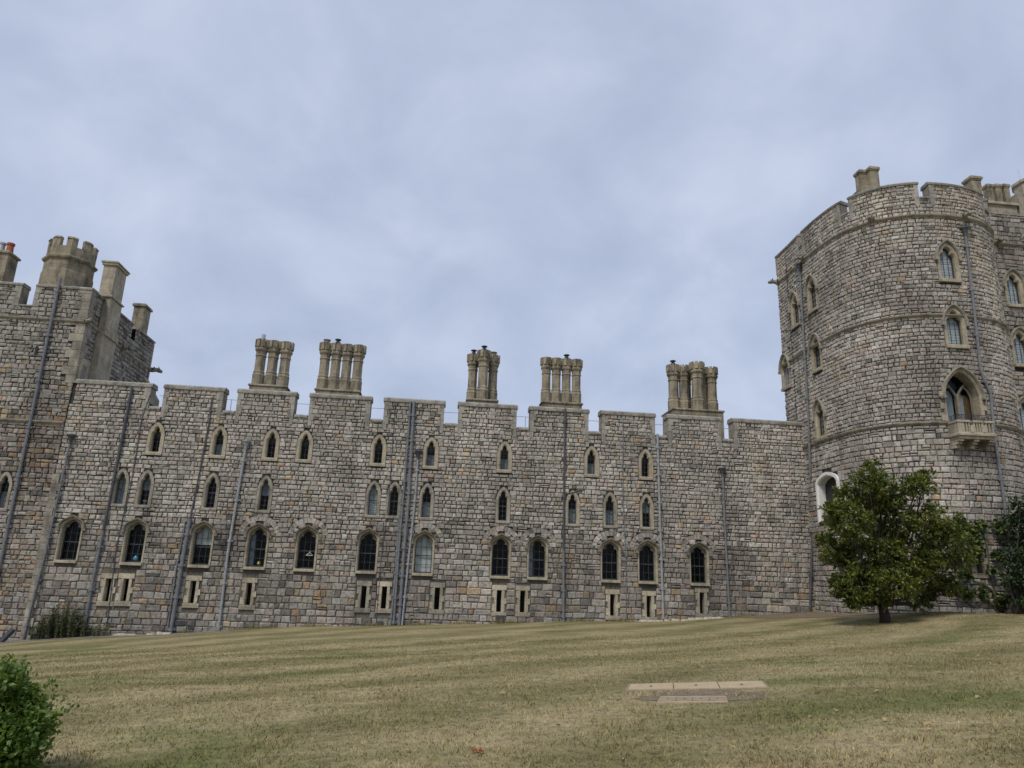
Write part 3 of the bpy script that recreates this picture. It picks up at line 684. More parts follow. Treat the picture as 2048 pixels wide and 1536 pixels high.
def stack(pxl, pxr, pyb, pyt, flues, label):
    a = W(pxl, pyb, CY); b = W(pxr, pyb, CY); top = W((pxl+pxr)/2, pyt, CY)[2]
    mb = MB(); ys = [f[1] for f in flues]; y0, y1 = CY+min(ys)-.42, CY+max(ys)+.42
    zb = a[2]-.1
    mb.box(a[0]+.04, y0, 7.9, b[0]-.04, y1, zb+.12); mb.box(a[0]-.03, y0-.06, zb+.12, b[0]+.03, y1+.06, zb+.22, None, .05)
    o = build('chimney_stack', mb, M['chimney'], rng_root, None, 0, False, label)
    for (fx, fy, dz, r, pot) in flues: flue(o, a[0]+(b[0]-a[0])*fx, CY+fy, zb+.222, top-zb-.222+dz, r, pot, 0)
stack(501, 577, 775, 683, [(.17, 0, .06, .272, 'tall'), (.5, 0, .02, .272, 'pot'), (.83, 0, 0, .272, 'pot')], 'leftmost chimney stack of three abreast octagonal flues')
stack(632, 722, 784, 689, [(.125, 0, .03, .272, 'flat'), (.375, 0, .02, .272, 'cowl'), (.625, 0, 0, .272, 'pot'), (.875, 0, 0, .272, 'pot')], 'chimney stack of four flues topped by a flat cowl')
stack(932, 994, 806, 706, [(.18, .35, -.02, .27, 'cowl'), (.5, -.25, .06, .29, 'cowl'), (.84, .35, 0, .27, 'flat')], 'slender chimney stack of three separate flues')
stack(1081, 1162, 809, 718, [(.125, 0, 0, .25, 'pot'), (.375, 0, 0, .25, 'pot'), (.625, 0, 0, .25, 'cowl'), (.875, 0, 0, .25, 'pot')], 'chimney stack of four slim flues with one black cowl')
stack(1335, 1436, 826, 733, [(.13, 0, 0, .29, 'cowl'), (.34, .05, .02, .27, None), (.55, -.45, .1, .33, None), (.72, .15, .0, .25, 'flat'), (.89, 0, 0, .29, None), (.46, .6, 0, .26, None)], 'widest chimney stack, a cluster of six flues')

# ================================================================== left square tower
lt = thing('square_tower', 'square brown and grey stone tower with octagonal turret at the left edge', 'castle tower', (-21.8, 2, -2))
LX0, LX1, LY, LTOP, LCR, LSTR = -27.0, -17.69, -.03, 15.03, 13.95, 13.22
PF = lambda u, z, d: (u, LY-d, z); PS = lambda u, z, d: (LX1+d, LY+u, z); SD = 8.5
ltw = [(W(6, 985, LY)[0], W(6, 985, LY)[2]-.7, 'middle')]
mF = [(-27.0, W(50, 555, LY)[0]), (W(71, 585, LY)[0], LX1)]
cF = win_cuts(ltw)
def quoin_w(z): return .62 if int(math.floor(z/.42)) % 2 else .38
def ltcuts(zl, zh):
    c = cF(zl, zh)
    if zh > LCR-.05: c.append((mF[0][1]-.2, mF[1][0]+.2))
    if zl > 10: c.append((LX1-quoin_w((zl+zh)/2), LX1+.1))
    if abs((zl+zh)/2-8.15) < .12: pass
    return c
mb = MB()
hl = lambda u, z: (z > LCR-.05 and mF[0][1] < u < mF[1][0]) or any(in_hole(key, u-wu, z-wz) for wu, wz, key in ltw)
sheet(mb, PF, LX0, LX1, -2.6, LTOP-.1, hl, [mF[0][1], mF[1][0]], [LCR-.05], .15)
def lt_style(u, z):
    q = z+1.5*mnoise.noise(Vector((u*.3, z*.25, 3)))
    return LT if q < 8.5 else ((.31, 9, .06, .12, .06) if q < 12.5 else (.32, 10, .02, .1, .05))
lay(mb, PF, LX0, LX1, -2.5, LTOP-.1, ltcuts, [LCR-.1], lambda z: random.uniform(.15, .27) if z < 9 else random.uniform(.18, .25), lambda z: .29, lt_style, 1.5)
# right-hand face
mS = [(-.0, 1.05), (3.2, 5.2), (5.75, SD)]
scuts = lambda zl, zh: ([(a, b) for a, b in ((5.2, 5.75),)] if zh > LCR+.2 else [])+[(1.25, 2.85)]+([(-.1, .62 if not int(math.floor((zl+zh)/2/.42)) % 2 else .38)] if zl > 6 else [])
hs = lambda u, z: (z > LCR+.2 and 5.2 < u < 5.75)
sheet(mb, PS, 0, SD, 9.6, LTOP-.1, hs, [5.2, 5.75], [LCR+.2], .15)
lay(mb, PS, 0, SD, 10.02, LTOP-.1, scuts, [LCR+.2], lambda z: random.uniform(.19, .27), lambda z: .33, lambda u, z: (.30, 11, .02, .15, .1))
build('masonry', mb, M['stone'], lt)
bb = MB(); bb.box(LX0, LY+.5, -2.5, LX0+.4, LY+SD, 14.0); bb.box(LX0, LY+SD-.02, -2.5, LX1-.05, LY+SD+.3, LTOP-.12)
bb.box(LX0, LY+.6, 13.2, LX1-.6, LY+SD, 13.4); bb.box(LX0, LY+.5, 12.9, mF[0][1]-.02, LY+.62, LTOP-.14); bb.box(mF[1][0]+.02, LY+.5, 12.9, LX1-.55, LY+.62, LTOP-.14)
bb.box(LX1-.6, LY+.5, 12.9, LX1-.5, LY+SD, LTOP-.14); build('roof', bb, M['roof'], lt)
qb = MB(); i = 0; z = 10.08
while z < LTOP-.15:                                           # long-and-short corner quoins
    k_ = int(math.floor(z/.42)); z2 = min((k_+1)*.42, LTOP-.12); zz = (z+z2)/2
    a = .62 if k_ % 2 else .38; b = .38 if k_ % 2 else .62
    qb.box(LX1-a, LY-.06, z+.008, LX1+.06, LY+b, z2-.008)
    z = z2
build('corner_quoins', qb, M['greybuff'], lt)
for x0, x1 in ((mF[0][1]-.3, mF[0][1]-.002), (mF[1][0]+.002, mF[1][0]+.3)):
    qb = MB()
    for i in range(3): z0 = LCR-.12+.36*i; qb.box(x0+(.08*(i % 2) if x0 < mF[0][1]-.1 else 0), LY-.06, z0+.006, x1-(.08*(i % 2) if x0 > mF[0][1] else 0), LY+.63, min(z0+.354, LTOP-.125))
    build('merlon_quoins', qb, M['coping'], lt)
sb = MB(); sweep(sb, PF, LX0, LX1+.06, LSTR, STRING, 2); sweep(sb, PS, .0, SD, LSTR, STRING, 2); build('string_course', sb, M['greybuff'], lt)
sb = MB(); sweep(sb, PF, LX0, LX1-.05, 8.12, STRING, 2); build('string_course', sb, M['greybuff'], lt)
kb = MB(); 
for a, b in mF: sweep(kb, PF, a, b+(.06 if b == LX1 else .04), LTOP-.12, [(-.66, -.02), (.09, -.02), (.1, .06), (-.0, .14), (-.6, .15)], 2)
sweep(kb, PF, mF[0][1]+.04, mF[1][0]-.0, LCR-.1, [(-.66, -.02), (.09, -.02), (.09, .05), (-.6, .13)], 1)
for a, b in ((-.06, 5.2), (5.75, SD+.05)): sweep(kb, PS, a+.1, b, LTOP-.118, [(-.66, -.02), (.09, -.02), (.1, .06), (-.0, .14), (-.6, .15)], 2)
build('coping', kb, M['coping'], lt)
for (u, z, key) in ltw: make_window(key, lt, rel(lt, (u, LY-.01, z)), 0, 'net_bottom')
# ashlar strip where tower and range meet
qb = MB(); zz = -1.9; i = 0
while zz < 5.6:
    h = random.uniform(.3, .46); w_ = (.36, .26)[i % 2]; t = (zz+1.9)/7.5; xc = W(45, 1280)[0]*(1-t)+W(124, 945)[0]*t
    qb.box(LX1-.05, LY-.09, zz+.006, LX1+w_, .03, zz+h-.006); zz += h; i += 1
build('junction_quoins', qb, M['greybuff'], lt)
# buttress chimney on the right face, one further back, one on the left with a red pot
b1 = MB(); c1 = LX1+.0
b1.box(c1-.05, LY+1.25, 7.9, c1+.34, LY+2.85, 13.05); b1.box(c1-.1, LY+1.3, 13.05, c1+.42, LY+2.8, 13.5, None, .06); b1.box(c1-.35, LY+1.35, 13.5, c1+.34, LY+2.75, 15.1)
b1.box(c1-.43, LY+1.27, 15.1, c1+.42, LY+2.83, 15.22, None, .05); b1.box(c1-.33, LY+1.4, 15.2, c1+.3, LY+2.7, 16.9); b1.box(c1-.4, LY+1.32, 16.9, c1+.37, LY+2.78, 17.02); b1.box(c1-.45, LY+1.27, 17.02, c1+.42, LY+2.83, 17.14, None, .08)
build('chimney_stack', b1, M['buff'], lt, label='tall buff chimney rising from a buttress on the right face')
b2 = MB(); b2.box(c1-.75, LY+6.7, 13.0, c1-.12, LY+7.6, 16.6); b2.box(c1-.83, LY+6.62, 16.6, c1-.04, LY+7.68, 16.8, None, .08); build('chimney_stack', b2, M['chimney'], lt, label='short grey chimney at the back of the right face')
p = W(4, 545, 1.2); q = W(6, 512, 1.2)
b3 = MB(); b3.box(p[0]-.5, .8, 13.2, p[0]+.35, 1.7, q[2]); b3.box(p[0]-.58, .72, q[2], p[0]+.43, 1.78, q[2]+.16, None, .06); o = build('chimney_stack', b3, M['chimney'], lt, label='small chimney with red clay pot')
b3 = MB(); b3.lathe([(.19, q[2]+.1), (.15, q[2]+.6), (.19, q[2]+.62), (.19, q[2]+.72)], 12, p[0]+.12, 1.2); build('chimney_pot', b3, M['terracotta'], o, (0, 0, 0))
b3 = MB(); b3.lathe([(.19, q[2]+.1), (.15, q[2]+.6), (.19, q[2]+.62), (.19, q[2]+.72)], 12, p[0]-.3, 1.2); build('chimney_pot', b3, M['metal'], o, (0, 0, 0))
# far corner buttress and gargoyles
b4 = MB(); b4.add([(c1-.2, LY+SD-.8, 8), (c1+.9, LY+SD-.8, 8), (c1+.9, LY+SD, 8), (c1-.2, LY+SD, 8), (c1-.2, LY+SD-.8, 13.0), (c1+.05, LY+SD-.8, 12.6), (c1+.9, LY+SD-.8, 11.3), (c1+.9, LY+SD, 11.3), (c1+.05, LY+SD, 12.6), (c1-.2, LY+SD, 13.0)],
    [(0, 1, 6, 5, 4), (1, 2, 7, 6), (2, 3, 9, 8, 7), (4, 5, 8, 9), (5, 6, 7, 8), (0, 4, 9, 3)]); build('buttress', b4, M['greybuff'], lt)
def gargoyle(parent, p, ang, s=1.0, mat='greybuff'):
    mb = MB(); d = Vector((math.cos(ang), math.sin(ang), 0)); sd_ = Vector((-d.y, d.x, 0)); p = Vector(p)
    mb.tube([p-d*.1, p+d*.15*s, p+d*.34*s+Vector((0, 0, .04*s)), p+d*.5*s+Vector((0, 0, .0))], .15*s, 7, .1*s)
    mb.tube([p+d*.42*s+Vector((0, 0, .02)), p+d*.62*s+Vector((0, 0, -.05*s))], .13*s, 7, .07*s)
    for q in (-1, 1):
        mb.tube([p+d*.44*s+sd_*q*.08*s+Vector((0, 0, .08*s)), p+d*.4*s+sd_*q*.13*s+Vector((0, 0, .22*s))], .045*s, 5, .01)
        mb.tube([p+d*.1*s+sd_*q*.1*s, p+d*.2*s+sd_*q*.24*s+Vector((0, 0, .12*s))], .07*s, 5, .03*s)
    build('gargoyle', mb, M[mat], parent, None, 0, True)
gargoyle(lt, (LX1+.05, LY-.05, LSTR), -.8, .8); gargoyle(lt, (LX1+.1, LY+4.2, LSTR), 0, .9); gargoyle(lt, (LX1+.05, LY+SD, LSTR), .4, 1.1)
# octagonal turret
tp = W(138, 540, 1.9); TX, TYY = tp[0], 1.9; tb = W(137, 520, 1.2)[2]; tt = W(137, 478, 1.2)[2]
t1 = MB(); R8 = 1.16
t1.lathe([(R8*1.04, 13.2), (R8*1.04, tb-.75), (R8, tb-.6), (R8, tb-.14), (R8*1.1, tb-.03), (R8*1.12, tb+.07), (R8*.98, tb+.16), (R8*.98, tt-.52), (R8*.8, tt-.5), (R8*.78, tb)], 8, TX, TYY)
for j in range(8):
    for a0, a1 in ((-.24, .24),):
        aa = 2*pi*j/8+pi/8; q = MB(); vs_ = []
        for zz, ex in ((tt-.55, 0), (tt-.1, 0), (tt-.1, .04), (tt, .0)):
            for rr, da in ((R8*.985+ex, a0), (R8*.985+ex, 0), (R8*.985+ex, a1), (R8*.78-ex, a1), (R8*.78-ex, 0), (R8*.78-ex, a0)):
                f8 = math.cos(pi/8)/math.cos(((aa+da) % (pi/4))-pi/8) if False else (1 if abs(da) < .01 else math.cos(pi/8)/math.cos(pi/8-abs(da)))
                vs_.append((TX+rr*f8*math.cos(aa+da), TYY+rr*f8*math.sin(aa+da), zz))
        t1.add(vs_, [(k_*6+i, k_*6+(i+1) % 6, (k_+1)*6+(i+1) % 6, (k_+1)*6+i) for k_ in range(3) for i in range(6)]+[tuple(18+i for i in range(6))])
build('turret', t1, M['chimney'], lt)
pipe(lt, [(lambda q: (q[0], LY-.14, q[2]))(W(x, y, LY-.14)) for x, y in ((121, 556), (90, 700), (60, 845), (0, 1127), (-30, 1285))], .07, M['lead'], None, 2.3)
# slit openings high on the tower
sb = MB(); p = W(74, 701, LY); sb.box(p[0]-.06, LY-.07, p[2]-.2, p[0]+.06, LY+.02, p[2]+.2); build('arrow_slit', sb, M['black'], lt)  # solid black block stands in for the shade inside the slit
sb = MB(); inner, outer = match(arch(.3, 1.2, .6, 'pointed'), arch(.5, 1.5, .7, 'pointed', -.1), 30); ring(sb, inner, outer, -.09, .05, .05, .02); w_ = build('window', sb, M['greybuff'], lt, rel(lt, (LX1, LY+5.1, 10.6)), pi/2)
pb = MB(); fill_outline(pb, inner, -.045); build('pane', pb, M['black'], w_, (0, 0, 0))
sb = MB(); inner, outer = match(arch(.22, .8, .75, 'rect'), arch(.5, 1.15, 1.0, 'rect', -.1), 30); ring(sb, inner, outer, -.09, .04, .05, .02); w_ = build('window', sb, M['buff'], lt, rel(lt, (LX1, LY+.62, 10.3)), pi/2)
pb = MB(); fill_outline(pb, inner, -.045); build('pane', pb, M['lead'], w_, (0, 0, 0))

# ================================================================== round tower
rt = thing('round_tower', 'big round-fronted stone tower with battlements and a small balcony on the right', 'castle tower', (23.4, -2.5, 0))
ctrl = [(19.3, 1.75), (19.28, .2), (19.22, -1.5), (19.25, -3.1), (19.5, -4.75), (20.35, -6.2), (21.75, -7.02), (23.4, -7.24), (25.1, -6.98), (26.45, -6.15), (27.32, -4.75), (27.6, -3.1), (27.6, -1.5), (27.55, .2), (27.5, 1.75)]
def catmull(c, m=24):
    c = [np.array(q, float) for q in c]; c = [2*c[0]-c[1]]+c+[2*c[-1]-c[-2]]; out = []
    for i in range(1, len(c)-2):
        for j in range(m):
            t = j/m; a, b, d, e_ = c[i-1], c[i], c[i+1], c[i+2]
            out.append(.5*((2*b)+(-a+d)*t+(2*a-5*b+4*d-e_)*t*t+(-a+3*b-3*d+e_)*t**3))
    out.append(c[-2]); return np.array(out)
PLAN = catmull(ctrl); SL = np.concatenate([[0], np.cumsum(np.hypot(*np.diff(PLAN, axis=0).T))]); ULEN = SL[-1]
TAN = np.gradient(PLAN, axis=0); TAN /= np.hypot(TAN[:, 0], TAN[:, 1])[:, None]
def PT(u, z, d):
    x = np.interp(u, SL, PLAN[:, 0]); y = np.interp(u, SL, PLAN[:, 1]); tx = np.interp(u, SL, TAN[:, 0]); ty = np.interp(u, SL, TAN[:, 1])
    return (x+ty*d, y-tx*d, z)
def TP(px, py):
    d = ray(px, py); best = None
    for i in range(len(PLAN)-1):
        a, b = PLAN[i], PLAN[i+1]; e_ = b-a; det = d[0]*(-e_[1])+e_[0]*d[1]
        if abs(det) < 1e-12: continue
        r0 = a-CAM[:2]; t = (r0[0]*(-e_[1])+e_[0]*r0[1])/det; s = (d[0]*r0[1]-d[1]*r0[0])/det
        if t > 0 and -1e-6 <= s <= 1+1e-6 and (best is None or t < best[0]): best = (t, SL[i]+s*(SL[i+1]-SL[i]))
    if best is None: return None
    return best[1], CAM[2]+d[2]*best[0]
def ang(u): return math.atan2(np.interp(u, SL, TAN[:, 1]), np.interp(u, SL, TAN[:, 0]))
TTOP, TCR, S1, S2, S3 = 20.78, 20.02, 19.0, 13.97, 8.95
gaps = []
for a, b in (((1598, 482), (1604, 470)), ((1681, 412), (1697, 404)), ((1837, 392), (1858, 392))):
    gaps.append((TP(*a)[0], TP(*b)[0]))
gaps.append((gaps[2][1]+3.3, gaps[2][1]+3.9)); gaps.append((gaps[2][1]+7.5, gaps[2][1]+8.1))
gaps = [g for g in gaps if g[1] < ULEN]
tw = []
for px, py in ((1895, 527), (1909, 657), (1626, 590), (1592, 622), (1634, 708), (1573, 746), (1642, 842)):
    q = TP(px, py)
    if q is None: q = (.3, 13.2)
    tw.append((q[0], q[1]-.8, 'tower'))
big = TP(1925, 800); BZ = S3+.05; wb = TP(1657, 985)
spec('bigarch', w=.76, h=2.27, sp=1.24, kind='pointed', ow=.86, oh=2.42, osp=1.3, okind='pointed', ob=-.05, mat='buff', hood=True, hkind='pointed', vert=[], hor=[], rail=None, depth=.5)
spec('whitearch', w=.86, h=2.15, sp=1.8, kind='pointed', ow=1.04, oh=2.36, osp=1.9, okind='pointed', ob=-.1, mat='white_plaster', hood=False, vert=[], hor=[], rail=None, depth=.36)
tw2 = tw+[(big[0], BZ, 'bigarch'), (wb[0], wb[1]-1.35, 'whitearch')]
sl = TP(1957, 1122); tw2.append((sl[0], sl[1]-.49, 'slit'))
tcut = win_cuts(tw2)
def tower_cuts(zl, zh):
    c = tcut(zl, zh)
    if zh > TCR-.05: c += list(gaps)
    return c
mb = MB()
def th(u, z):
    if z > TCR-.05 and any(a < u < b for a, b in gaps): return True
    return any(abs(u-wu) < 1 and in_hole(key, u-wu, z-wz) for wu, wz, key in tw2)
ub = [x for g in gaps for x in g]
for (wu, wz, key) in tw2: ub += [wu-WIN[key]['w']-.06, wu+WIN[key]['w']+.06]
sheet(mb, PT, 0, ULEN, -.6, TTOP-.1, th, ub, [TCR-.05], .14)
def t_style(u, z): return TWR if z > 3 else (.37, 6.0, .04, .15, .08)
lay(mb, PT, 0, ULEN-5.2, -.5, TTOP-.1, tower_cuts, [S3-.1, S3+.1, TCR-.08], lambda z: random.uniform(.2, .275) if z < 9 else random.uniform(.165, .22), lambda z: .285 if z < 9 else .245, t_style)
build('masonry', mb, M['stone'], rt)
for z in (S1, S2, S3): sb = MB(); sweep(sb, PT, 0, ULEN, z, STRING, .2); build('string_course', sb, M['string'], rt)
kb = MB(); edges = [0]+[x for g in gaps for x in g]+[ULEN]
CP = [(-.6, -.02), (.09, -.02), (.1, .06), (.04, .09), (.0, .15), (-.55, .16)]
for a, b in zip(edges[0::2], edges[1::2]): sweep(kb, PT, a-.03, b+.03, TTOP-.12, CP, .2)
for a, b in gaps: sweep(kb, PT, a+.032, b-.032, TCR-.1, [(-.6, -.02), (.09, -.02), (.09, .05), (-.55, .12)], .2)
build('coping', kb, M['coping'], rt)
ib = MB(); inn = lambda u, z, d: PT(u, z, d-.5)
for a, b in zip(edges[0::2], edges[1::2]): 
    sheet(ib, inn, a+.02, b-.02, 18.9, TTOP-.12, lambda u, z: False, (), (), .5)
    for e_ in (a+.004, b-.004):
        z = TCR-.5; i = 0
        while z < TTOP-.16:
            z2 = min(z+.36, TTOP-.125); w_ = .3 if i % 2 else .2; s0, s1 = (e_, e_+w_) if e_ < (a+b)/2 else (e_-w_, e_)
            dd = .055+.003*i
            vs_ = [PT(s0, z+.005, dd), PT(s1, z+.005, dd), PT(s1, z+.005, -.5), PT(s0, z+.005, -.5), PT(s0, z2-.005, dd), PT(s1, z2-.005, dd), PT(s1, z2-.005, -.5), PT(s0, z2-.005, -.5)]
            ib.add(vs_, [(3, 2, 1, 0), (4, 5, 6, 7)]+[(k_, (k_+1) % 4, 4+(k_+1) % 4, 4+k_) for k_ in range(4)]); z = z2; i += 1
ib.c = [(1, 1, 1)]*len(ib.f); build('merlon_quoins', ib, M['coping'], rt)
rb = MB(); ring_pts = [PT(u, 0, -.45) for u in np.linspace(0, ULEN, 60)]; rb.add([(x, y, 19.0) for x, y, _ in ring_pts], [tuple(range(60))])
rb.box(19.4, 1.5, -.5, 27.4, 1.8, TTOP-.2); build('roof', rb, M['roof'], rt)
tf = ['white_net', 'white_net', 'none', 'none', 'none', 'none', 'none']
for (u, z, key), ft in zip(tw, tf): make_window(key, rt, rel(rt, PT(u, z, .01)), ang(u), ft, None, FL[ft])
make_window('slit', rt, rel(rt, PT(sl[0], sl[1]-.49, .01)), ang(sl[0]), 'none')
# great arched window above the balcony
def special(key, u, z, root, frame):
    s = WIN[key]; mb = MB(); inner, outer = match(arch(s['w'], s['h'], s['sp'], s['kind']), arch(s['ow'], s['oh'], s['osp'], s['okind'], s['ob']), 44)
    ring(mb, inner, outer, -.08, .06, s['depth'])
    if key == 'bigarch':
        for i in range(6):
            z0 = .02+i*.27; e_ = (1.16, 1.0)[i % 2]
            for q in (-1, 1): mb.box(min(q*.78, q*e_*.9), -.04, z0, max(q*.78, q*e_*.9), .03, z0+.26)
        mb.box(-.3, -.04, 2.3, .3, .03, 2.58)
    return build('window', mb, M[s['mat']], root, rel(root, PT(u, z, .01)), ang(u)), inner, outer
bw, inner, outer = special('bigarch', big[0], BZ, rt, None)
hb = MB(); a, b = match(arch(.82, 2.4, 1.3, 'pointed', 1.12), arch(.91, 2.51, 1.3, 'pointed', 1.12), 60); ring(hb, a, b, -.2, .08, -.03, .02)
for q in (-1, 1): hb.box(q*.9-.08, -.21, 1.02, q*.9+.08, .02, 1.13)
build('hood_mould', hb, M['greybuff'], bw, (0, 0, 0))
pb = MB(); fill_outline(pb, inner, .49); build('pane', pb, M['glass'], bw, (0, 0, 0))
trb = MB(); trb.box(-.07, .34, 0, .07, .56, 1.5)
for q in (-1, 1):
    pts = [(0, .45, 1.35), (q*.12, .45, 1.62), (q*.3, .45, 1.9), (q*.44, .45, 2.05)]; trb.tube(pts, .065, 6); trb.tube([(q*.68, .45, 0), (q*.68, .45, 1.4), (q*.55, .45, 1.75), (q*.3, .45, 2.0)], .05, 6)
build('tracery', trb, M['hood'], bw, (0, 0, 0))
nb = MB(); nb.add([(-.76, .62, 0), (-.12, .62, 0), (-.12, .62, 1.5), (-.25, .62, 1.75), (-.76, .62, 1.75)], [(0, 1, 2, 3, 4)]); nb.add([(.1, .62, 0), (.4, .62, 0), (.4, .62, 1.45), (.25, .62, 1.7), (.1, .62, 1.5)], [(0, 1, 2, 3, 4)]); build('curtain', nb, M['net'], bw, (0, 0, 0))
nb = MB(); nb.add([(.42, .64, 0), (.7, .64, 0), (.7, .64, 1.45), (.42, .64, 1.6)], [(0, 1, 2, 3)]); build('shutter', nb, M['brown'], bw, (0, 0, 0))
for o in children_of(bw):
    if o.name.split('.')[0] in ('tracery', 'curtain', 'shutter'): o.scale = (.95, .84, .88)
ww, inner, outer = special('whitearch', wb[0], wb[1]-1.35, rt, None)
pb = MB(); fill_outline(pb, inner, .34); build('pane', pb, M['black'], ww, (0, 0, 0))  # flat black sheet painted as the dark inside of the arched opening
# balcony: corbels, floor slab, pierced parapet, wrought iron rail
ua = ang(big[0]); bl = rel(rt, PT(big[0], S3, 0)); BW, BD = 1.0, .75
ba = MB(); ba.box(-BW-.06, -BD-.06, -.95, BW+.06, .12, -.8, None, .03); ba.box(-BW, -BD, -.8, BW, .12, -.72)
bal = build('balcony', ba, M['buff'], rt, bl, ua)
cb = MB()
cb.box(-BW+.02, -BD+.03, -1.12, BW-.02, .1, -.955)
for x in (-.84, 0, .84):
    cb.box(x-.13, -BD+.08, -1.26, x+.13, .1, -1.125); cb.box(x-.12, -BD+.22, -1.42, x+.12, .1, -1.265); cb.box(x-.11, -.32, -1.62, x+.11, .1, -1.425)
build('corbels', cb, M['buff'], bal, (0, 0, 0))
pb = MB()
pb.box(-BW-.03, -BD-.04, -.14, -.3, -BD+.16, .0, None, .03); pb.box(-.16, -BD-.04, -.14, .36, -BD+.16, .0, None, .03); pb.box(.5, -BD-.04, -.14, BW+.03, -BD+.16, .0, None, .03)
for x in (-BW, -.56, -.42, -.13, .02, .16, .3, .54, .7, BW-.12): pb.box(x, -BD, -.72, x+.08 if x > -BW else x+.36, -BD+.12, -.142)
for x in (-.23, .43): pb.box(x-.09, -BD-.02, -.72, x+.09, -BD+.14, -.3)
for q in (-1, 1): pb.box(q*BW-(.14 if q > 0 else 0), -BD+.125, -.72, q*BW+(.14 if q < 0 else 0), .1, -.145); pb.box(q*BW-.16 if q > 0 else q*BW-.03, -BD+.165, -.14, q*BW+.03 if q > 0 else q*BW+.16, .1, .0, None, .03)
build('parapet', pb, M['buff'], bal, (0, 0, 0))
ir = MB()
loop = [(-BW+.06, .0), (-BW+.06, -BD+.06), (BW-.06, -BD+.06), (BW-.06, .0)]
for z in (.04, .34):
    for a, b in zip(loop, loop[1:]): ir.tube([(*a, z), (*b, z)], .016, 6)
for a, b in zip(loop, loop[1:]):
    n = max(2, int(math.hypot(b[0]-a[0], b[1]-a[1])/.12))
    for i in range(n+1):
        q = i/n; x, y = a[0]+(b[0]-a[0])*q, a[1]+(b[1]-a[1])*q; ir.tube([(x, y, .02), (x, y, .36)], .011, 5)
        if i < n and i % 2: 
            x2, y2 = a[0]+(b[0]-a[0])*(q+1/n), a[1]+(b[1]-a[1])*(q+1/n); ir.tube([(x, y, .06), (x2, y2, .32)], .009, 5); ir.tube([(x, y, .32), (x2, y2, .06)], .009, 5)
build('iron_railing', ir, M['iron'], bal, (0, 0, 0)); bal.scale = (.80, .85, .72)
# tower pipes
def tpts(px, off=.13):
    out = []
    for x, y in px:
        q = TP(x, y); out.append(PT(q[0], q[1], off))
    return out
pipe(rt, tpts([(1604, 537), (1613, 690), (1622, 844), (1626, 955)]), .06, M['lead'], 'dark', 2.2)
pipe(rt, tpts([(1926, 468), (1941, 598), (1957, 742), (1964, 762), (1976, 790), (1980, 830), (1986, 885), (2003, 1000), (2012, 1090)]), .06, M['lead'], 'dark', 2.2)
pipe(rt, wpts([(1627, 960), (1624, 1090), (1620, 1228)], .12, -.1), .055, M['dark_pipe'], None, 2.0)
q0 = TP(1574, 530); q1 = TP(1590, 842)
if q0 and q1: pipe(rt, [PT(q0[0], 20.0, .05), PT(q0[0], 10.0, .05)], .02, M['black'], None, 2.0)
for px, py in ((1610, 512), (1745, 445), (1924, 437)):
    q = TP(px, py); a_ = ang(q[0])-pi/2; gargoyle(rt, PT(q[0], S1+.05, .1), a_, .8)
gargoyle(rt, PT(.2, S1+.0, .05), pi, 1.0)
# chimneys on the tower roof
def sq_chimney(root, px, py_t, Y, w_, zb, mat='chimney', cap=True, label=None):
    p = W(px, py_t, Y); mb = MB(); t = p[2]
    mb.box(p[0]-w_, Y-w_, zb, p[0]+w_, Y+w_, t-.3)
    mb.box(p[0]-w_*1.12, Y-w_*1.12, t-.3, p[0]+w_*1.12, Y+w_*1.12, t-.22); mb.box(p[0]-w_*1.28, Y-w_*1.28, t-.22, p[0]+w_*1.28, Y+w_*1.28, t, None, .18)
    return build('chimney', mb, M[mat], root, None, 0, False, label)
sq_chimney(rt, 1721, 342, -4.4, .21, 19.0); sq_chimney(rt, 1742, 336, -4.7, .23, 19.0); sq_chimney(rt, 1943, 356, -3.6, .28, 19.0)
pb_ = MB(); pc = W(1733, 378, -4.5); pb_.box(pc[0]-.55, -5.0, 19.0, pc[0]+.48, -4.0, pc[2]-.1, None, .06); build('chimney_base', pb_, M['chimney'], rt)

# ================================================================== wing behind, at the right edge
wg = thing('palace_wing', 'stone palace wing with hooded windows behind the round tower at the right edge', 'castle building', (33, 2, 0))
WY, WX0, WX1 = -4.4, 26.6, 40.0
PW = lambda u, z, d: (u, WY-d, z)
wz_top = W(2030, 432, WY)[2]
wwin = []
for px, py in ((2027, 580), (2041, 698), (2052, 838)):
    p = W(px, py, WY); wwin.append((p[0], p[2]-.8, 'tower'))
mb = MB(); wcut = win_cuts(wwin)
sheet(mb, PW, WX0, WX1, 0, wz_top, lambda u, z: any(in_hole(key, u-a, z-b) for a, b, key in wwin), (), (), .15)
lay(mb, PW, WX0+.9, WX1, .3, wz_top, wcut, [], lambda z: random.uniform(.22, .32), lambda z: .4, lambda u, z: (.32, 12, .04, .1, .1))
build('masonry', mb, M['stone'], wg)
for (u, z, key) in wwin: make_window(key, wg, rel(wg, (u, WY-.01, z)), 0, 'white_net', None, FL['white_net'])
sb = MB(); zs = W(2020, 490, WY)[2]; sweep(sb, PW, WX0+.9, WX1, zs, STRING, 3); build('string_course', sb, M['string'], wg)
p0 = W(1972, 432, WY); p1 = W(2038, 432, WY); ztop2 = W(2005, 407, WY)[2]
kb = MB(); kb.box(p0[0]-.6, WY-.06, wz_top, p1[0]+.05, WY+2.0, wz_top+.12); kb.box(p0[0]-.5, WY+.0, wz_top+.12, p1[0]-.05, WY+1.9, ztop2-.1); kb.box(p0[0]-.55, WY-.12, ztop2-.1, p1[0]+.02, WY+2.0, ztop2+.06, None, .05)
kb.box(p1[0]+.06, WY-.05, wz_top, WX1, WY+.6, wz_top+1.4, None, .05)
build('parapet', kb, M['greybuff'], wg)
for px, py in ((1974, 369), (1991, 369), (2007, 369)): sq_chimney(wg, px, py, WY+1.0, .165, ztop2-.1)
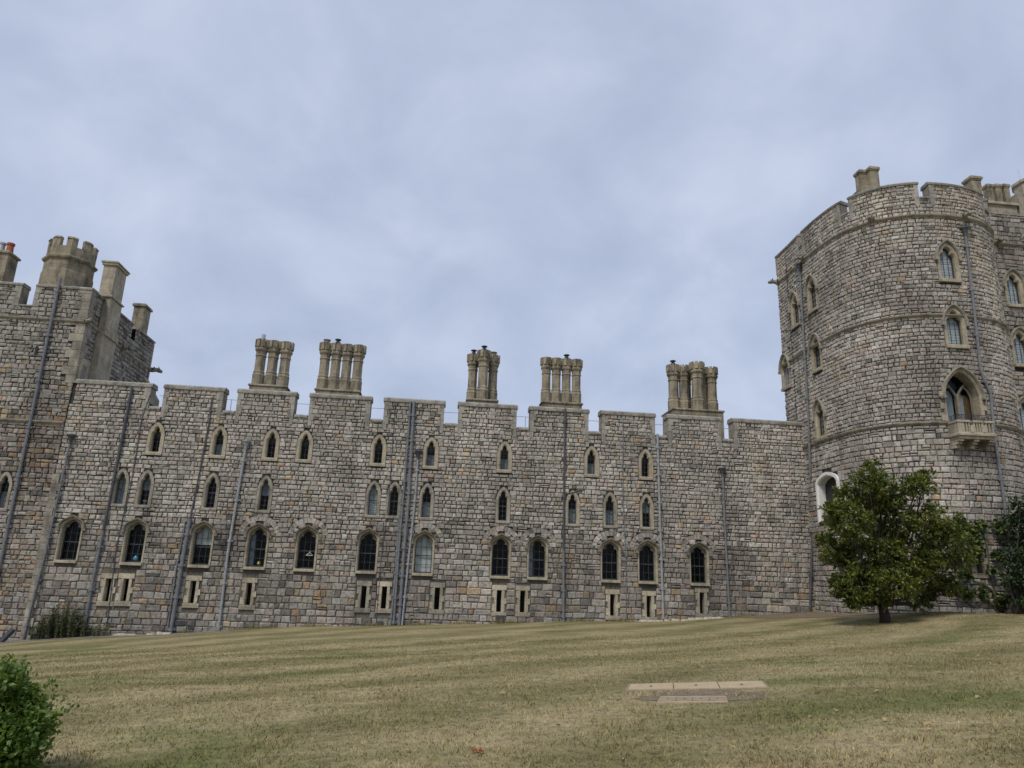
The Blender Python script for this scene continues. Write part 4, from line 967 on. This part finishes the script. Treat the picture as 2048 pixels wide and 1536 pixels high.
tb_ = MB(); pt = W(2047, 365, WY+1.2); tb_.lathe([(.95, wz_top), (.95, pt[2]-1.6), (1.05, pt[2]-1.5), (.8, pt[2]-1.35), (.8, pt[2]-.25), (.9, pt[2]-.2), (.9, pt[2]-.05), (.82, pt[2])], 8, pt[0]+.35, WY+1.2); build('turret', tb_, M['buff'], wg)
lr = MB(); a_ = W(2040, 358, WY+1.2); lr.tube([(a_[0], a_[1], a_[2]-.3), (a_[0], a_[1], a_[2]+.55)], .012, 5); lr.tube([(a_[0], a_[1], a_[2]+.4), (a_[0]-.1, a_[1], a_[2]+.48)], .006, 5); build('lightning_rod', lr, M['metal'], wg)
rb = MB(); rb.box(WX0, WY+.6, 0, WX0+.3, 5, wz_top-.1); rb.box(WX0+.3, WY+.62, wz_top-.3, WX1, 5, wz_top-.1); rb.box(WX0, 5.01, 0, WX1, 5.3, wz_top-.1); build('roof', rb, M['roof'], wg)
gargoyle(wg, (W(1994, 488, WY)[0], WY-.05, zs), -1.9, .9)

# ================================================================== plants
def leaves_mesh(name, pts, dirs, L_, Wd, mat, parent, rs, fold=.25):
    """one two-sided folded leaf per point, as triangles"""
    n = len(pts); d = dirs/np.linalg.norm(dirs, axis=1)[:, None]
    rnd = rs.normal(size=(n, 3)); rnd[:, 2] *= .35; s = np.cross(d, np.array([0, 0, 1.0])+rnd*.6); s /= np.linalg.norm(s, axis=1)[:, None]+1e-9
    nn = np.cross(s, d); l = (L_*rs.uniform(.65, 1.25, n))[:, None]; w = (Wd*rs.uniform(.7, 1.25, n))[:, None]
    v = np.stack([pts, pts+d*l*.45+s*w+nn*w*fold, pts+d*l-nn*l*.12, pts+d*l*.45-s*w+nn*w*fold], 1).reshape(-1, 3)
    f = np.empty((n*2, 3), int); b = np.arange(n)*4; f[0::2] = np.stack([b, b+1, b+2], 1); f[1::2] = np.stack([b, b+2, b+3], 1)
    me = bpy.data.meshes.new(name); me.vertices.add(len(v)); me.vertices.foreach_set('co', v.astype(np.float32).ravel())
    me.loops.add(len(f)*3); me.loops.foreach_set('vertex_index', f.astype(np.int32).ravel()); me.polygons.add(len(f)); me.polygons.foreach_set('loop_start', np.arange(len(f), dtype=np.int32)*3)
    me.polygons.foreach_set('loop_total', np.full(len(f), 3, np.int32)); me.update(); me.validate()
    o = link(name, me, mat, parent, tuple(-parent.location) if parent else (0, 0, 0)); return o
def lobes_points(lobes, n_per, rs, shell=.55):
    cs = []; ds = []
    for (c, r) in lobes:
        n = int(n_per*(r[0]*r[2])**1.0); u = rs.normal(size=(n, 3)); u /= np.linalg.norm(u, axis=1)[:, None]
        rad = (shell+(1-shell)*rs.random(n))*rs.uniform(.75, 1.12, n)
        cs.append(np.array(c)+u*rad[:, None]*np.array(r)); ds.append(u)
    return np.concatenate(cs), np.concatenate(ds)
def whorls(c, d, k_, rs, up=.35, spread=.9):
    """k leaves round each twig tip"""
    pts = np.repeat(c, k_, 0)+rs.normal(size=(len(c)*k_, 3))*.03; dd = np.repeat(d, k_, 0)*.7+rs.normal(size=(len(c)*k_, 3))*spread; dd[:, 2] += up
    return pts, dd
# magnolia in front of the tower
mp = ground_pt(1769, 1238); MY = -9.6
mp = np.array([W(1769, 1238, MY)[0], MY, 0]); mp[2] = gz2(mp[0], mp[1])
mg = thing('magnolia_tree', 'bushy olive-green magnolia tree standing before the round tower', 'tree', tuple(mp))
rs = np.random.default_rng(11)
lob = [(1738, 962, 36), (1695, 992, 30), (1782, 985, 42), (1838, 972, 30), (1700, 1045, 50), (1770, 1050, 66), (1850, 1040, 46), (1895, 1062, 40), (1675, 1108, 36), (1735, 1118, 66), (1815, 1120, 66), (1885, 1108, 50), (1655, 1082, 20), (1720, 1163, 46), (1790, 1172, 46), (1850, 1160, 46), (1902, 1172, 26), (1738, 1198, 20), (1835, 1200, 26), (1674, 1160, 20), (1925, 1080, 22), (1665, 1020, 22), (1755, 1000, 45), (1745, 930, 16), (1850, 950, 16), (1690, 1185, 24), (1720, 1200, 18), (1880, 1190, 24), (1860, 1200, 18), (1790, 1205, 22), (1700, 1205, 14), (1648, 1110, 16), (1935, 1110, 20)]
lobes = []; cen = []
for x, y, r in lob:
    yy = MY+rs.uniform(-1.1, 1.1); c = W(x, y, yy); rr = r*27/1450*1.02; lobes.append((c, (rr, min(rr*1.1, 1.2), rr*.85))); cen.append((c, rr))
c, d = lobes_points(lobes, 290, rs, .4); keep = c[:, 1] < -7.45+0*c[:, 0]; c, d = c[keep], d[keep]
gap = np.array([mnoise.noise(Vector(q*1.1)) for q in c]); c, d = c[gap > -.3], d[gap > -.3]
pts, dd = whorls(c, d, 9, rs, .15, .8); leaves_mesh('crown', pts, dd, .175, .04, M['magnolia'], mg, rs)
tbm = MB(); b0 = Vector(mp); fork = b0+Vector((-.03, 0, .75))
tbm.tube([b0+Vector((0, 0, -.15)), b0+Vector((.02, 0, .2)), b0+Vector((-.02, 0, .5)), fork], .21, 9, .15)
for cc, rr in cen:
    cc = Vector(cc); m_ = fork.lerp(cc, .5)+Vector((rs.uniform(-.25, .25), rs.uniform(-.2, .2), -.15)); tbm.tube([fork, fork.lerp(m_, .5)+Vector((0, 0, -.05)), m_, cc], .07, 6, .018)
    for i in range(7):
        e_ = cc+Vector(rs.normal(size=3)*rr*.55); s_ = m_.lerp(cc, rs.uniform(.3, 1)); tbm.tube([s_, s_.lerp(e_, .5)+Vector((0, 0, .05)), e_], .016, 5, .006)
build('trunk', tbm, M['bark'], mg, None, 0, True)

# dark evergreen at the right edge
ep = np.array([W(2030, 1228, -8.4)[0], -8.6, 0]); ep[2] = gz2(ep[0], ep[1])
eg = thing('evergreen_shrub', 'tall dark evergreen shrub against the tower at the right edge', 'shrub', tuple(ep))
rs = np.random.default_rng(5); lobes = []; cen = []
for x, y, r in ((2040, 1035, 30), (2018, 1078, 16), (2064, 1080, 48), (2028, 1120, 28), (2056, 1150, 46), (2016, 1160, 18), (2034, 1190, 30), (2090, 1120, 60), (2080, 1040, 45), (2018, 1048, 16), (2075, 1190, 45), (2100, 1010, 40), (2042, 1003, 18), (2026, 1212, 16)):
    c = W(x, y, -8.4+rs.uniform(-.4, .5)); rr = r*27.5/1450; lobes.append((c, (rr, .75, rr*.9))); cen.append(c)
c, d = lobes_points(lobes, 190, rs, .3); pts, dd = whorls(c, d, 8, rs, -.1, .8); leaves_mesh('crown', pts, dd, .18, .045, M['dark_leaf'], eg, rs)
tbm = MB()
for cc in cen: b0 = Vector(ep)+Vector((rs.uniform(-.25, .25), 0, -.1)); cc = Vector(cc); tbm.tube([b0, b0.lerp(cc, .5)+Vector((rs.uniform(-.15, .15), 0, .2)), cc], .06, 6, .02)
build('trunk', tbm, M['bark'], eg, None, 0, True)
# fig-like climber between the two
vp = np.array([W(2004, 1230, -7.5)[0], -7.45, 0]); vp[2] = gz2(vp[0], vp[1])
vg = thing('wall_climber', 'broad-leaved climber with bare crooked stems on the tower wall', 'climbing plant', tuple(vp))
rs = np.random.default_rng(9); lobes = []
for x, y, r in ((1915, 1045, 20), (1935, 1062, 24), (1955, 1050, 14), (1905, 1100, 18), (1938, 1108, 24), (1925, 1150, 16), (1930, 1185, 14), (1990, 1055, 18), (1985, 1110, 16), (1960, 1185, 14), (1990, 1200, 16), (1915, 1180, 14), (1975, 1140, 12), (1945, 1085, 16)):
    q = TP(x, y); c = PT(q[0], q[1], .28); rr = r*28.5/1450; lobes.append((c, (rr, .2, rr)))
c, d = lobes_points(lobes, 420, rs, .1); d = d*.5+np.array([0, -.5, -.2]); pts, dd = whorls(c, d, 2, rs, -.3, .6); leaves_mesh('foliage', pts, dd, .17, .085, M['vine_leaf'], vg, rs, .1)
def stem_px(mb, px, r, r2, off=.12): mb.tube([PT(TP(x, y)[0], TP(x, y)[1], off) for x, y in px], r, 7, r2)
tbm = MB(); 
for px, r, r2 in (([(2004, 1229), (1995, 1205), (1980, 1180), (1962, 1166), (1945, 1162)], .06, .025), ([(1955, 1208), (1945, 1212), (1932, 1205), (1922, 1185), (1915, 1150)], .045, .02), ([(2000, 1225), (1975, 1150), (1972, 1100), (1960, 1060), (1930, 1045)], .04, .015), ([(1955, 1208), (1970, 1200), (1990, 1215), (2003, 1228)], .045, .04), ([(1945, 1162), (1930, 1120), (1912, 1090), (1905, 1060)], .025, .01), ([(1915, 1150), (1935, 1110), (1950, 1075)], .02, .01)): stem_px(tbm, px, r, r2)
build('stems', tbm, M['vinebark'], vg, None, 0, True)
# weedy shrub at the foot of the range, left
wp = W(135, 1278, -.6); wp = np.array([wp[0], -.6, gz2(wp[0], -.6)])
hg = thing('weedy_shrub', 'dull green weedy shrub at the foot of the castle wall, lower left', 'shrub', tuple(wp))
rs = np.random.default_rng(3); tbm = MB(); P_, D_ = [], []
for i in range(150):
    x = rs.uniform(62, 215); dens = 1 if x < 165 else .45
    if rs.random() > dens: continue
    yy = rs.uniform(-.95, -.25); b0 = W(x, 1278, yy); b0[2] = gz2(b0[0], yy); hh = (.55+.75*math.exp(-((x-118)/42)**2))*rs.uniform(.5, 1.2)*(1 if x < 165 else .75)
    lean = np.array([rs.uniform(-.15, .15), rs.uniform(-.12, .05), 1]); tip = b0+lean*hh
    tbm.tube([b0-np.array([0, 0, .05]), (b0+tip)/2+rs.normal(size=3)*.02, tip], .01, 4, .004)
    for t in np.linspace(.08, 1, int(22*hh)):
        for q in range(3 if t < .7 else 2): P_.append(b0+(tip-b0)*t+rs.normal(size=3)*.025); D_.append(np.array([rs.normal(), rs.normal(), .5]))
leaves_mesh('foliage', np.array(P_), np.array(D_), .11, .022, M['herb_leaf'], hg, rs); build('stems', tbm, M['vinebark'], hg)
# bright shrub in the near left corner
bp_ = ground_pt(20, 1560)
BY = -28.7; bp_ = np.array([W(5, 1500, BY)[0]-.1, BY, 0]); bp_[2] = gz2(bp_[0], bp_[1])
bs = thing('rounded_shrub', 'bright green rounded shrub in the near lower left corner', 'shrub', tuple(bp_))
rs = np.random.default_rng(21); lobes = []; cen = []
for x, y, r in ((20, 1375, 40), (48, 1410, 38), (-20, 1400, 60), (60, 1450, 34), (20, 1450, 60), (45, 1495, 38), (-10, 1500, 60), (10, 1350, 26), (68, 1425, 20), (30, 1535, 40), (75, 1455, 18), (-60, 1420, 60), (40, 1550, 42), (-20, 1560, 60)):
    c = W(x-6, y+14, BY+rs.uniform(-.2, .2)); rr = r*7.9/1450; lobes.append((c, (rr, rr*1.1, rr))); cen.append(c)
c, d = lobes_points(lobes, 6000, rs, .35); c = c+np.array([[.05*mnoise.noise(Vector(q*9)), 0, .07*mnoise.noise(Vector(q*7))] for q in c])
sh = np.concatenate([np.linspace(0, 1, 9)[:, None]*np.array([[rs.normal()*.06+.05, rs.normal()*.06, .05+.06*rs.random()]])+np.array(lobes[i % len(lobes)][0])+np.array([rs.uniform(-.05, .2), 0, lobes[i % len(lobes)][1][2]*.75]) for i in range(34)]); c = np.concatenate([c, sh]); d = np.concatenate([d, rs.normal(size=sh.shape)])
pts, dd = whorls(c, d, 3, rs, .2, .8); leaves_mesh('foliage', pts, dd, .048, .017, M['bush_leaf'], bs, rs)
tbm = MB()
for cc in cen: b0 = Vector(bp_)+Vector((rs.uniform(-.1, .1), rs.uniform(-.1, .1), -.05)); tbm.tube([b0, b0.lerp(Vector(cc), .5)+Vector((0, 0, .04)), Vector(cc)], .018, 6, .006)
build('stems', tbm, M['bark'], bs, None, 0, True)

# ================================================================== lawn details
def slab(name, corners, mat, label, cat, seams, rim, frame_mat):
    P4 = [ground_pt(*q) for q in corners]; cx_ = np.mean(P4, axis=0)
    root = thing(name, label, cat, (cx_[0], cx_[1], float(gz2(cx_[0], cx_[1]))))
    A, B, C_, D = [np.array([p[0], p[1], float(gz2(p[0], p[1]))+.006]) for p in P4]      # near-left, near-right, far-right, far-left
    lerp2 = lambda s, t: (A*(1-s)+B*s)*(1-t)+(D*(1-s)+C_*s)*t
    n = len(seams)-1
    for i in range(n):
        s0, s1 = seams[i]+.004, seams[i+1]-.004; mb = MB(); k_ = rim
        lo = [lerp2(s0, k_), lerp2(s1, k_), lerp2(s1, 1-k_), lerp2(s0, 1-k_)]; up = np.array([0, 0, .014])
        mb.add([q-up for q in lo]+[q+up*.6 for q in lo], [(4, 5, 6, 7)]+[(j, (j+1) % 4, 4+(j+1) % 4, 4+j) for j in range(4)])
        o = build('cover_plate', mb, mat, root)
        hb = MB(); s_ = (s0+s1)/2; q = [lerp2(s_-.008, .42), lerp2(s_+.008, .42), lerp2(s_+.008, .58), lerp2(s_-.008, .58)]; hb.add([a+up*.62+np.array([0, 0, .003]) for a in q], [(0, 1, 2, 3)]); build('lifting_slot', hb, M['iron'], o, (0, 0, 0))
    fb = MB()
    for a, b in (((0-.008, -.06), (1.008, rim-.01)), ((-.008, 1-rim+.01), (1.008, 1.06)), ((-.012, rim), (-.0, 1-rim)), ((1.0, rim), (1.012, 1-rim))):
        q = [lerp2(a[0], a[1]), lerp2(b[0], a[1]), lerp2(b[0], b[1]), lerp2(a[0], b[1])]; up = np.array([0, 0, .012]); fb.add([x-up*2 for x in q]+[x+up*.4 for x in q], [(4, 5, 6, 7)]+[(j, (j+1) % 4, 4+(j+1) % 4, 4+j) for j in range(4)])
    build('rim', fb, frame_mat, root)
slab('inspection_cover', [(1254, 1378), (1537, 1374), (1523, 1361), (1260, 1365)], M['concrete'], 'long tan inspection cover set in the lawn', 'ground cover', [0, .33, .66, 1], .05, M['concrete_grey'])
slab('inspection_cover', [(1316, 1403), (1454, 1402), (1450, 1390), (1322, 1391)], M['concrete_grey'], 'short worn inspection cover of four plates, nearer in the lawn', 'ground cover', [0, .25, .5, .75, 1], .1, M['concrete'])
sc_ = ground_pt(1395, 1388)
patch('soil_patch', M['soil'], lambda x, y: ((x-sc_[0])/1.0)**2+((y-sc_[1])/.62)**2 < .75+.9*nz(x, y, 2.6), sc_[0]-2, sc_[0]+2, sc_[1]-1.5, sc_[1]+1.5, .06, .006)
# fallen leaves, each its own object
lm = []
for v in range(4):
    q = MB(); r_ = random.Random(v); l_, w_ = 1.0, .22+.06*v; c_ = .12+.08*v
    q.add([(-.5, 0, .02), (-.15, w_, .1+c_), (.2, w_*.8, .08+c_), (.5, 0, .1), (.2, -w_*.8, .06+c_*.5), (-.15, -w_, .05), (0, 0, 0)], [(0, 6, 1), (1, 6, 2), (2, 6, 3), (3, 6, 4), (4, 6, 5), (5, 6, 0)])
    me = mesh_of('fallen_leaf', q); me.materials.append(M['dry_leaf']); lm.append(me)
rs = np.random.default_rng(31)
known = [(1581, 1423), (1580, 1431), (1505, 1425), (1510, 1486), (1502, 1520), (1465, 1497), (1620, 1438), (1673, 1425), (1780, 1433), (1290, 1475), (1245, 1520), (1956, 1312), (1960, 1300), (1984, 1295), (1800, 1457), (1858, 1458), (1860, 1468), (1860, 1525), (1926, 1428), (2036, 1361), (1600, 1535), (1625, 1520), (1560, 1513), (1767, 1524), (1795, 1340), (1773, 1366), (1712, 1358), (1820, 1339), (345, 1393), (1980, 1393), (1005, 1392), (880, 1503), (628, 1326), (275, 1326), (1116, 1456), (1305, 1475), (1560, 1460), (1983, 1490), (1322, 1518), (1114, 1255), (1880, 1249), (1959, 1249), (1800, 1267), (2000, 1330), (1690, 1300)]
allp = known+[(rs.uniform(1150, 2048), rs.uniform(1250, 1536)) for _ in range(24)]+[(rs.uniform(120, 1150), rs.uniform(1300, 1530)) for _ in range(12)]
for i, (x, y) in enumerate(allp):
    p = ground_pt(x, y); s_ = rs.uniform(.04, .075)*(1 if y > 1400 else 1.35)
    o = link('fallen_leaf', lm[i % 4], M['dry_leaf'], None, (p[0], p[1], float(gz2(p[0], p[1]))+.016)); o.scale = (s_, s_, s_); o.rotation_euler = (rs.uniform(-.25, .25), rs.uniform(-.25, .25), rs.uniform(0, 6.28))
    tag(o, 'dry pale fallen leaf lying on the lawn', 'leaf', 'fallen leaves on the lawn')
for x, y in ((948, 1506), (957, 1511), (962, 1508)):
    me = lm[1].copy(); me.materials.clear(); p = ground_pt(x, y); o = link('fallen_leaf', me, M['red_leaf'], None, (p[0], p[1], float(gz2(p[0], p[1]))+.02)); o.scale = (.07,)*3; o.rotation_euler = (0, .2, x); tag(o, 'dark red fallen leaf on the near lawn', 'leaf', 'red fallen leaves')
# loose stones along the foot of the wall
rs = np.random.default_rng(41)
for i, x in enumerate([1288, 1304, 1318, 1334, 1352, 1368, 1383, 1400, 1414, 1428, 1440, 230, 245, 262, 300, 320, 335]):
    right = x > 1000; p = W(x, 1241 if right else 1270, -.3); yy = -.32+rs.uniform(-.06, .06); z = float(gz2(p[0], yy)); mb = MB(); a, b, h = rs.uniform(.16, .3), rs.uniform(.1, .17), rs.uniform(.05, .11)
    n = 7; lo = [(math.cos(t)*a*rs.uniform(.8, 1.1), math.sin(t)*b*rs.uniform(.8, 1.1), -.06) for t in np.arange(n)/n*2*pi]; hi = [(q[0]*.8, q[1]*.8, h*rs.uniform(.75, 1.1)) for q in lo]
    mb.add(lo+hi, [(j, (j+1) % n, n+(j+1) % n, n+j) for j in range(n)]+[tuple(n+j for j in range(n))]); o = build('loose_stone', mb, M['rubble'], None, (p[0], yy, z))
    if right: tag(o, 'pale loose stone in the row at the wall foot, right of centre', 'stone', 'loose stones at the wall foot on the right')
    else: tag(o, 'pale loose stone at the wall foot beside the weedy shrub', 'stone', 'loose stones at the wall foot on the left')
# things seen at windows
def wx(i): return wins[i]
u, z, _ = wins[24]; hbm = MB(); zc = z+.62; hbm.tube([(u-.02, .19, zc), (u+.14, .19, zc+.13), (u+.3, .19, zc), (u-.02, .19, zc)], .013, 6); hbm.tube([(u+.14, .19, zc+.13), (u+.14, .19, zc+.18), (u+.17, .19, zc+.2)], .008, 5)
o = build('coat_hanger', hbm, M['white']); tag(o, 'white coat hanger hanging in a dark main window', 'coat hanger')
u, z, _ = wins[21]; vb = MB(); vb.lathe([(.06, z+.065), (.12, z+.1), (.14, z+.18), (.09, z+.27), (.04, z+.32), (.05, z+.36)], 12, u+.02, .38); vb.tube([(u+.02, .38, z+.36), (u+.05, .38, z+.6), (u+.1, .36, z+.85)], .01, 5); o = build('vase', vb, M['blue_glaze'], None, None, 0, True); tag(o, 'blue vase with a thin stem on a window sill', 'vase')
u, z, _ = wins[23]; vb = MB(); vb.lathe([(.03, z+.065), (.05, z+.13), (.09, z+.14), (.06, z+.26)], 10, u+.1, .38); o = build('table_lamp', vb, M['yellow']); tag(o, 'small yellow lamp on a window sill', 'lamp')
u, z, _ = wins[10]; vb = MB(); vb.lathe([(.03, z+.06), (.05, z+.16), (.1, z+.18), (.07, z+.24), (.02, z+.27)], 10, u-.05, .3); o = build('white_bowl', vb, M['white']); tag(o, 'small white bowl in a narrow window above the second main window', 'bowl')
p = W(14, 1268, -.75); sb = MB(); sb.tube([(p[0]-.12, -.95, gz2(p[0], -.95)-.03), (p[0]+.14, -.6, gz2(p[0], -.6)+.5)], .12, 10); o = build('drain_pipe_piece', sb, M['iron']); tag(o, 'short black pipe leaning against the square tower foot', 'pipe')

# ================================================================== grass blades
rs = np.random.default_rng(77); NB = 270000
# denser towards the viewer; spread over the lawn this picture and a step aside can see
yy = -31.5+23*rs.random(NB)**2.0; xw = (yy+36)*.86+4; xx = (rs.random(NB)*2-1)*xw+(yy+36)*.1
n_ = np.array([mnoise.noise(Vector((a*1.7, b*2.2, 0))) for a, b in zip(xx, yy)]); hh = (.022+.02*rs.random(NB))*(1+.9*np.clip(n_, -.6, .8))
keep = ~((abs(xx-np.mean([ground_pt(1254, 1378)[0], ground_pt(1537, 1374)[0]])) < 1.25) & (abs(yy-ground_pt(1395, 1369)[1]) < .42)) & ~((abs(xx-ground_pt(1385, 1396)[0]) < .6) & (abs(yy-ground_pt(1385, 1396)[1]) < .38))
xx, yy, hh = xx[keep], yy[keep], hh[keep]; n = len(xx); a = rs.random(n)*2*pi; zz = gz2(xx, yy); lean = rs.normal(size=(n, 2))*.022; w = .0045*(1+.06*(yy+36))
base = np.stack([xx, yy, zz-.004], 1); off = np.stack([np.cos(a)*w, np.sin(a)*w, 0*a], 1); tip = base+np.stack([lean[:, 0], lean[:, 1], hh], 1)
v = np.stack([base-off, base+off, tip], 1).reshape(-1, 3); me = bpy.data.meshes.new('grass'); me.vertices.add(len(v)); me.vertices.foreach_set('co', v.astype(np.float32).ravel())
me.loops.add(n*3); me.loops.foreach_set('vertex_index', np.arange(n*3, dtype=np.int32)); me.polygons.add(n); me.polygons.foreach_set('loop_start', np.arange(n, dtype=np.int32)*3); me.polygons.foreach_set('loop_total', np.full(n, 3, np.int32)); me.update()
o = link('grass', me, M['blade']); tag(o, 'short dry grass of the lawn', 'grass', None, 'stuff')

n = 5200; xx = rs.uniform(-16.5, 19, n); cl = np.array([mnoise.noise(Vector((a*.9, 4.2, 1))) for a in xx]); kp = cl > -.05; xx = xx[kp]; cl = cl[kp]; n = len(xx)
yy = -.09-.22*rs.random(n)**1.5; hh = (.05+.16*rs.random(n)**2)*(1+1.2*np.clip(cl, 0, 1)); a = rs.random(n)*2*pi; w = .012
base = np.stack([xx, yy, gz2(xx, yy)-.01], 1); off = np.stack([np.cos(a)*w, np.sin(a)*w, 0*a], 1); tip = base+np.stack([rs.normal(size=n)*.05, -.05*rs.random(n), hh], 1)
v = np.stack([base-off, base+off, tip], 1).reshape(-1, 3); mb = MB(); mb.add(v.tolist(), [(3*i, 3*i+1, 3*i+2) for i in range(n)]); o = build('wall_foot_grass', mb, M['blade']); tag(o, 'longer grass tufts along the foot of the castle wall', 'grass', None, 'stuff')
